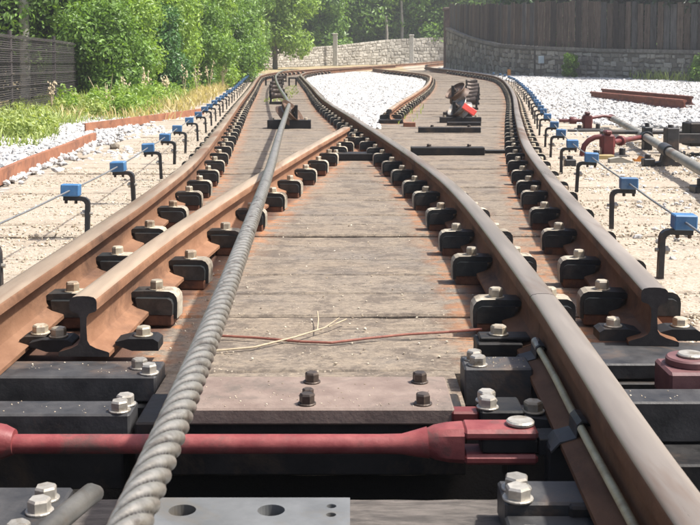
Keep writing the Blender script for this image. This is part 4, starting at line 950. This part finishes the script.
for x, y, h, rad, m, l in far: tree('woodland_tree', l, 'tree', x, y, g(y) - .1, h + .7, rad, int(6500 * rad), .12, m, True, .14, 22, WG, bark='pale_bark' if 'pale trunk' in l else 'bark')
DG = 'dark trees behind the wooden fence'
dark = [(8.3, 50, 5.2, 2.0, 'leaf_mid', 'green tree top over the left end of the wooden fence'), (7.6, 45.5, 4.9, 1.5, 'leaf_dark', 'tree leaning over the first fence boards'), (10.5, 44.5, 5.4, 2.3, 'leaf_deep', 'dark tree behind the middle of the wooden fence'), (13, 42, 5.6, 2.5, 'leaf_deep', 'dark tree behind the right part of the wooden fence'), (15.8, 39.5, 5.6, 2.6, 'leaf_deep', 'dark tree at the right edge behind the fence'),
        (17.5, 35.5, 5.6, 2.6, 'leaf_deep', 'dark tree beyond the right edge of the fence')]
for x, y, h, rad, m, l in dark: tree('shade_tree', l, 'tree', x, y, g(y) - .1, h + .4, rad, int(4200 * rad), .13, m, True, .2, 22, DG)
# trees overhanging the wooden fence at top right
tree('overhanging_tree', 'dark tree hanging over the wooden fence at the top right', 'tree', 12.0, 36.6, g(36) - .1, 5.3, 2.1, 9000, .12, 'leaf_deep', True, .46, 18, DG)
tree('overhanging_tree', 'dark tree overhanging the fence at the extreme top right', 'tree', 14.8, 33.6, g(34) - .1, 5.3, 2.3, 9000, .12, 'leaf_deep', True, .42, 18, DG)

# grass, weeds
def blades(name, P, hgt, wid, m, label, lean=.35):
    n = len(P); a = RNG.uniform(0, 2 * pi, n); dx, dy = np.cos(a), np.sin(a); h = hgt * RNG.uniform(.5, 1.3, n); w2 = wid * RNG.uniform(.6, 1.3, n)
    ln = RNG.normal(0, lean, (n, 2)) * h[:, None]
    b0 = P - np.stack([dx * w2, dy * w2, 0 * h], -1); b1 = P + np.stack([dx * w2, dy * w2, 0 * h], -1)
    mid = P + np.stack([ln[:, 0] * .35, ln[:, 1] * .35, h * .6], -1); m0 = mid - np.stack([dx * w2 * .8, dy * w2 * .8, 0 * h], -1); m1 = mid + np.stack([dx * w2 * .8, dy * w2 * .8, 0 * h], -1)
    tip = P + np.stack([ln[:, 0], ln[:, 1], h], -1)
    V = np.stack([b0, b1, m1, m0, tip], 1).reshape(-1, 3); I = np.arange(n)[:, None] * 5
    F_ = np.concatenate([I + np.array([[0, 1, 2]]), I + np.array([[0, 2, 3]]), I + np.array([[3, 2, 4]])])
    o = link(name, npmesh(name, V, F_, m)); tag(o, label, kind='stuff'); return o
verge = lambda x, y: (x > -5.6) & (x < -3.15 - .30 * np.sin(y * 1.1) + np.clip((y - 13) * .10, 0, .8)) & (x < IA(y) - 1.25)
P = scatter(16000, -5.4, -1.6, 9.5, 23, verge, -.04); Pn = P[RNG.random(len(P)) < np.clip(1.15 - (P[:, 1] - 15) * .06, .25, 1)]
cl = .5 + .5 * np.sin(Pn[:, 0] * 2.3) * np.cos(Pn[:, 1] * 1.3)
blades('verge_grass', Pn, .09 + .17 * cl * np.clip((-2.6 - Pn[:, 0]) / .8, .2, 1), .009, 'grass', 'green weeds and grass below the netting fence')
Pc = scatter(420, -5.4, -1.6, 10.5, 24, verge, -.02); Pc = Pc[RNG.random(len(Pc)) < np.clip(.35 + .9 * (.5 + .5 * np.sin(Pc[:, 0] * 2.3) * np.cos(Pc[:, 1] * 1.3)), 0, 1)]
Pc[:, 2] += RNG.uniform(.02, .17, len(Pc)) * np.clip((-2.5 - Pc[:, 0]) / .8, .25, 1)
v, f = leaves(Pc, RNG.uniform(.07, .17, len(Pc)), 26000, .026, .9, .2, .2)
o = link('verge_weeds', npmesh('verge_weeds', v, f, 'grass')); tag(o, 'leafy yellow-green weeds in clumps below the netting fence', kind='stuff')
P = scatter(9000, -5, -2.0, 14, 37, lambda x, y: (x < IA(y) - .75) & (x > IA(y) - 2.6) & (RNG.random(len(x)) < .8), -.04)
blades('dry_grass', P, .20, .010, 'dry_grass', 'yellow dry grass between the hedge and the left rail')
Pc = scatter(260, -5.2, -2.6, 15, 33, lambda x, y: (x < IA(y) - 1.45) & (x > IA(y) - 2.7), -.02); Pc[:, 2] += RNG.uniform(.03, .30, len(Pc))
v, f = leaves(Pc, RNG.uniform(.09, .20, len(Pc)), 16000, .030, 1, .2, .2)
o = link('hedge_weeds', npmesh('hedge_weeds', v, f, 'leaf_light')); tag(o, 'leafy weeds at the foot of the hedge', kind='stuff')
P = scatter(260, -1.7, -1.2, 20, 30, lambda x, y: x < IC(y) - .25, .0); blades('track_grass', P, .045, .012, 'grass', 'tufts of grass growing between the rails of the left track')

P = scatter(120, .5, 1.4, 13, 19, lambda x, y: (abs(x - ID(y) - .2) < .12), .0); blades('chair_grass', P, .075, .008, 'grass', 'yellow-green weeds beside the gravel-island rail')
def stalk(x, y, h, label):
    root = thing('dry_weed', label, 'weed', (x, y, g(y) - .03), 0, 'tall dry weeds below the hedge')
    mb = MB()
    for k in range(5):
        a = random.uniform(0, 2 * pi); q = random.uniform(.05, .2) * h; hh = h * random.uniform(.6, 1)
        mb.tube([(0, 0, 0), (cos(a) * q * .4, sin(a) * q * .4, hh * .6), (cos(a) * q, sin(a) * q, hh)], [.007, .005, .003], 5)
        for _ in range(9):
            u = random.uniform(.65, 1); p = (cos(a) * q * u + random.gauss(0, .02), sin(a) * q * u + random.gauss(0, .02), hh * u); r = random.uniform(.010, .022)
            mb.add([(p[0] - r, p[1], p[2]), (p[0], p[1] - r, p[2] + r * .5), (p[0] + r, p[1], p[2]), (p[0], p[1] + r, p[2] + r), (p[0], p[1], p[2] + 2.2 * r)], [(0, 1, 4), (1, 2, 4), (2, 3, 4), (3, 0, 4)])
    build(mb, 'stems', ['stalk'], root)
for i, (x, y, h, l) in enumerate(((-4.35, 15.6, .62, 'pale dry weed by the left post of the netting fence'), (-4.05, 19.2, .55, 'dry seed-headed weed at the near end of the hedge'), (-3.95, 20.6, .75, 'tall straw-coloured weed before the dark bush'), (-3.75, 21.8, .62, 'straw weed left of the bright gap in the hedge'), (-3.6, 23.2, .8, 'tallest straw weed in front of the hedge'), (-3.55, 24.8, .7, 'dry weed below the light green bush'), (-3.5, 26.6, .8, 'dry weed nearest the far blue guides'), (-3.4, 28.5, .7, 'farthest pale weed beside the left rail'))): stalk(x, y, h, l)
root = thing('dead_branch', 'tangle of pale dead branches beside the end of the netting fence', 'branch', (-3.95, 17.3, -.03))
mb = MB()
for k in range(9):
    a = random.uniform(0, 2 * pi); q = random.uniform(.1, .3); mb.tube([(random.gauss(0, .08), random.gauss(0, .08), 0), (cos(a) * q * .5, sin(a) * q * .5, random.uniform(.15, .3)), (cos(a) * q, sin(a) * q, random.uniform(.15, .62))], [.009, .007, .003], 5)
build(mb, 'twigs', ['stalk'], root)

# ------------------------------------------------------------------ stone walls
def course_wall(mb, p0, p1, z0a, z0b, ha, hb, thick, rows, sw, mi=0):
    """irregular stones standing proud of a mortar core, on the side towards the camera"""
    p0 = np.array(p0, float); p1 = np.array(p1, float); L = np.linalg.norm(p1 - p0); d = (p1 - p0) / L; nr = np.array([d[1], -d[0]])
    if nr @ (np.array([0, 0]) - p0) < 0: nr = -nr
    for r_ in range(rows):
        u = -random.uniform(0, sw)
        while u < L:
            wdt = sw * random.uniform(.45, 1.8); u0, u1 = max(u, 0) + .012, min(u + wdt, L) - .012; u += wdt
            if u1 - u0 < .05: continue
            pr = random.uniform(.015, .05); quad = []
            for (uu, tt) in ((u0, r_), (u1, r_), (u1, r_ + 1), (u0, r_ + 1)):
                f_ = uu / L; zb = z0a + (z0b - z0a) * f_; hh = ha + (hb - ha) * f_
                quad.append((uu, zb + hh * min(rows, max(0, (tt + random.uniform(-.28, .28)))) / rows + (.012 if tt == r_ else -.012)))
            vs = []
            cu = sum(q[0] for q in quad) / 4; cz = sum(q[1] for q in quad) / 4
            for sc, o_ in ((1, -.03), (1, pr * .5), (.72, pr)):
                for uu, zz in quad:
                    uu = cu + (uu - cu) * sc; zz = cz + (zz - cz) * sc; q = p0 + d * uu + nr * (thick / 2 + o_); vs.append((q[0], q[1], zz))
            fs = [(a, (a + 1) % 4, 4 + (a + 1) % 4, 4 + a) for a in range(4)] + [(4 + a, 4 + (a + 1) % 4, 8 + (a + 1) % 4, 8 + a) for a in range(4)] + [(8, 9, 10, 11)]
            mb.add(vs, fs, mi)
def core(mb, p0, p1, za, zb, ha, hb, thick, mi=0):
    p0 = np.array(p0, float); p1 = np.array(p1, float); d = (p1 - p0) / np.linalg.norm(p1 - p0); nr = np.array([d[1], -d[0]]) * thick / 2; vs = []
    for p, z, h in ((p0, za, ha), (p1, zb, hb)):
        for s in (1, -1):
            for zz in (z - .4, z + h): q = p + nr * s; vs.append((q[0], q[1], zz))
    mb.add(vs, [(0, 4, 5, 1), (2, 3, 7, 6), (1, 5, 7, 3), (0, 1, 3, 2), (4, 6, 7, 5)], mi)
WP = [(5.0, 54.0, 1.95), (5.45, 47.0, 1.40), (6.0, 42.0, 1.10), (6.9, 39.4, 1.02), (8.8, 37.7, .94), (11.2, 34.6, .90), (13.6, 31.6, .88), (15.5, 29.2, .86)]
root = thing('stone_wall', 'dark stone retaining wall with a pale cap below the wooden fence', 'wall', (8, 40, 0))
cm = MB(); sm = MB()
for (xa, ya, ha), (xb, yb, hb) in zip(WP[:-1], WP[1:]):
    core(cm, (xa - 8, ya - 40), (xb - 8, yb - 40), g(ya) - .03, g(yb) - .03, ha, hb, .30)
    # stones are laid out in the wall's own frame: shift camera side test by working in world, then moving
    tmp = MB(); course_wall(tmp, (xa, ya), (xb, yb), g(ya) - .05, g(yb) - .05, ha, hb, .30, 6, .21); sm.add([(x - 8, y - 40, z) for x, y, z in tmp.v], tmp.f)
build(cm, 'mortar', ['mortar'], root); o = build(sm, 'stones', ['wall_stone'], root); o['kind'] = 'stuff'
for (xa, ya, ha), (xb, yb, hb) in zip(WP[:-1], WP[1:]):
    L = math.hypot(xb - xa, yb - ya); n = max(1, round(L / 1.3))
    for i in range(n):
        f0, f1 = i / n, (i + 1) / n - .012 / L; mb = MB()
        z0 = [g(ya + (yb - ya) * f) - .03 + ha + (hb - ha) * f for f in (f0, f1)]
        P0 = [(xa + (xb - xa) * f - 8, ya + (yb - ya) * f - 40) for f in (f0, f1)]
        dx, dy = (xb - xa) / L, (yb - ya) / L; nx_, ny_ = dy * .21, -dx * .21; vs = []
        for (px, py), z in zip(P0, z0):
            for s in (1, -1):
                for zz in (z + .003, z + .12): vs.append((px + nx_ * s, py + ny_ * s, zz))
        mb.add(vs, [(0, 4, 5, 1), (2, 3, 7, 6), (1, 5, 7, 3), (0, 2, 6, 4), (0, 1, 3, 2), (4, 6, 7, 5)]); build(mb, 'cap_stone', ['cap_stone'], root)
# wooden fence boards on the wall
root = thing('wooden_fence', 'tall dark fence of upright boards standing on the stone wall', 'fence', (8, 40, 0))
tops = {54.0: 1.15, 47.0: 1.45, 42.0: 1.55, 39.4: 1.62, 37.7: 1.62, 34.6: 1.5, 31.6: 1.4, 29.2: 1.4}
for (xa, ya, ha), (xb, yb, hb) in zip(WP[:-1], WP[1:]):
    L = math.hypot(xb - xa, yb - ya); bw = .30 if ya > 40 else .26; n = round(L / bw); an = math.atan2(yb - ya, xb - xa)
    for i in range(n):
        f = (i + .5) / n; x, y = xa + (xb - xa) * f, ya + (yb - ya) * f; z = g(y) - .03 + ha + (hb - ha) * f + .125; h = tops[ya] + (tops[yb] - tops[ya]) * f + random.uniform(-.07, .05)
        w2 = L / n / 2 - random.uniform(.006, .022); d2 = random.uniform(-.012, .012)
        mb = MB(); mb.box(-w2, w2, -.014 + d2, .014 + d2, 0, h, .005); o = build(mb, 'board', [random.choice(['board_wood', 'board_wood', 'board_dark', 'board_grey'])], root, (x - 8, y - 40, z), an + random.uniform(-.02, .02)); o.rotation_euler.y = random.uniform(-.012, .012)
for t_ in (.25, 1.1):
    mb = MB()
    for (xa, ya, ha), (xb, yb, hb) in zip(WP[:-1], WP[1:]):
        L = math.hypot(xb - xa, yb - ya); dx, dy = (xb - xa) / L, (yb - ya) / L; nx_, ny_ = -dy, dx
        if nx_ * xa + ny_ * ya < 0: nx_, ny_ = -nx_, -ny_
        mb.tube([(xa - 8 + nx_ * .06, ya - 40 + ny_ * .06, g(ya) + ha + .1 + t_), (xb - 8 + nx_ * .06, yb - 40 + ny_ * .06, g(yb) + hb + .1 + t_)], .03, 4)
    build(mb, 'rail', ['board_wood'], root)
mb = MB(); mb.box(-.22, .22, -.22, .22, -.4, 2.9, .02); mb.box(-.28, .28, -.28, .28, 2.903, 3.05, .03)
o = build(mb, 'brick_pillar', ['pillar_brick'], None, (4.98, 54.4, g(54))); tag(o, 'reddish pillar at the far end of the stone wall and fence', 'pillar')
root = thing('small_sign', 'small pale blue-grey plate on a thin post before the stone wall', 'sign', (6.85, 38.4, g(38.4)))
mb = MB(); mb.box(-.10, .10, -.012, .012, .50, .76, .006); build(mb, 'plate', ['plate_sign'], root); mb = MB(); mb.cyl((0, .03, -.1), (0, .03, .7), .016, 8); build(mb, 'post', ['netting'], root)
mb = MB(); mb.box(-.06, .06, -.03, .03, -.05, .26, .006); o = build(mb, 'marker_stake', ['orange'], None, (5.88, 39.6, g(39.6))); tag(o, 'short orange marker stake at the foot of the stone wall', 'stake')
tree('wall_bush', 'narrow green bush growing against the stone wall', 'bush', 7.75, 37.7, g(37.7) - .05, .85, .36, 2600, .05, 'leaf_mid', True, .12, 10)
tree('wall_bush', 'wide bright green bush at the right end of the stone wall', 'bush', 11.2, 33.3, g(33) - .05, .95, .62, 4500, .05, 'leaf_mid', True, .10, 14)
tree('wall_bush', 'low weedy bush at the far right before the wall', 'bush', 12.3, 32.2, g(32) - .05, .8, .62, 4000, .05, 'leaf_mid', True, .10, 12)
P = scatter(1500, 9.4, 13, 31.5, 36.5, lambda x, y: (x > 10.2 - (y - 34) * .5) & (x < 13.5 - (y - 31) * .6), -.04); blades('wall_grass', P, .35, .016, 'grass', 'grass at the foot of the stone wall at right')
# pale stone wall far behind
root = thing('pale_stone_wall', 'sunlit pale stone wall behind the far bend of the track', 'wall', (1, 64, 0))
FW = [(-6.6, 51.0, .75), (-3.4, 58.5, .95), (-.6, 63.5, 1.15), (2.4, 66.5, 1.5), (5.0, 68, 1.62), (10.5, 71, 1.7)]
cm = MB(); sm = MB()
for (xa, ya, ha), (xb, yb, hb) in zip(FW[:-1], FW[1:]):
    core(cm, (xa - 1, ya - 64), (xb - 1, yb - 64), g(ya), g(yb), ha, hb, .4)
    tmp = MB(); course_wall(tmp, (xa, ya), (xb, yb), g(ya) - .05, g(yb) - .05, ha + .08, hb + .08, .4, 8, .26); sm.add([(x - 1, y - 64, z) for x, y, z in tmp.v], tmp.f)
build(cm, 'mortar', ['pale_mortar'], root); o = build(sm, 'stones', ['pale_stone'], root); o['kind'] = 'stuff'
for x, y, h, l in ((-.85, 61.5, 1.75, 'left concrete post in front of the pale stone wall'), (3.75, 65.5, 1.72, 'right concrete post in front of the pale stone wall')):
    mb = MB(); mb.box(-.13, .13, -.13, .13, -.2, h, .02); mb.box(-.16, .16, -.16, .16, h + .003, h + .08, .02); o = build(mb, 'concrete_post', ['concrete'], None, (x, y, g(y))); tag(o, l, 'post', 'concrete posts by the pale wall')
for x, y, h, l in ((3.3, 68.6, 3.2, 'thin pale tree trunk left of the right concrete post'), (2.3, 68, 2.2, 'short pale trunk between the concrete posts')):
    mb = MB(); mb.tube([(0, 0, -1.0), (.04, 0, h * .5), (-.03, 0, h)], [.11, .09, .07], 9); root = thing('bare_trunk', l, 'tree trunk', (x, y, g(y) + .8), 0, 'pale trunks above the wall'); build(mb, 'trunk', ['pale_bark'], root)
# roof glimpse behind the wooden fence
# wooded slope closing the view
v, f = leaves(np.array([(x, 84 + 2 * sin(x), z) for x in np.arange(-26, 34, 2.6) for z in (2, 5, 8.5, 12)]), np.full(24 * 4, 2.6), 34000, .24, 1, .5)
o = link('woodland_slope', npmesh('woodland_slope', v, f, 'leaf_mid')); tag(o, 'dense green woodland closing the view behind everything', kind='stuff')
v, f = leaves(np.array([(x, 24 + 14 * (i % 2) + abs(x + 12), z) for i, x in enumerate(np.arange(-22, -7.4, 2.0)) for z in (1.5, 4, 6.5)]), np.full(8 * 3, 2.3), 16000, .14, 1, .4)
o = link('left_woodland', npmesh('left_woodland', v, f, 'leaf_dark')); tag(o, 'dense green undergrowth behind the hedge trees', kind='stuff')

# ------------------------------------------------------------------ thin summer haze
mb = MB(); mb.box(-95, 95, -12, 150, -1.5, 16, .001)
hm = bpy.data.materials.new('haze'); hm.use_nodes = True; t = hm.node_tree; t.nodes.clear()
ou = t.nodes.new('ShaderNodeOutputMaterial'); pv = t.nodes.new('ShaderNodeVolumePrincipled'); pv.inputs['Color'].default_value = (.92, .95, 1, 1); pv.inputs['Density'].default_value = .0015; pv.inputs['Anisotropy'].default_value = .3
t.links.new(pv.outputs[0], ou.inputs['Volume']); M['haze'] = hm
o = build(mb, 'haze', ['haze']); tag(o, 'thin pale summer haze in the air', kind='stuff')
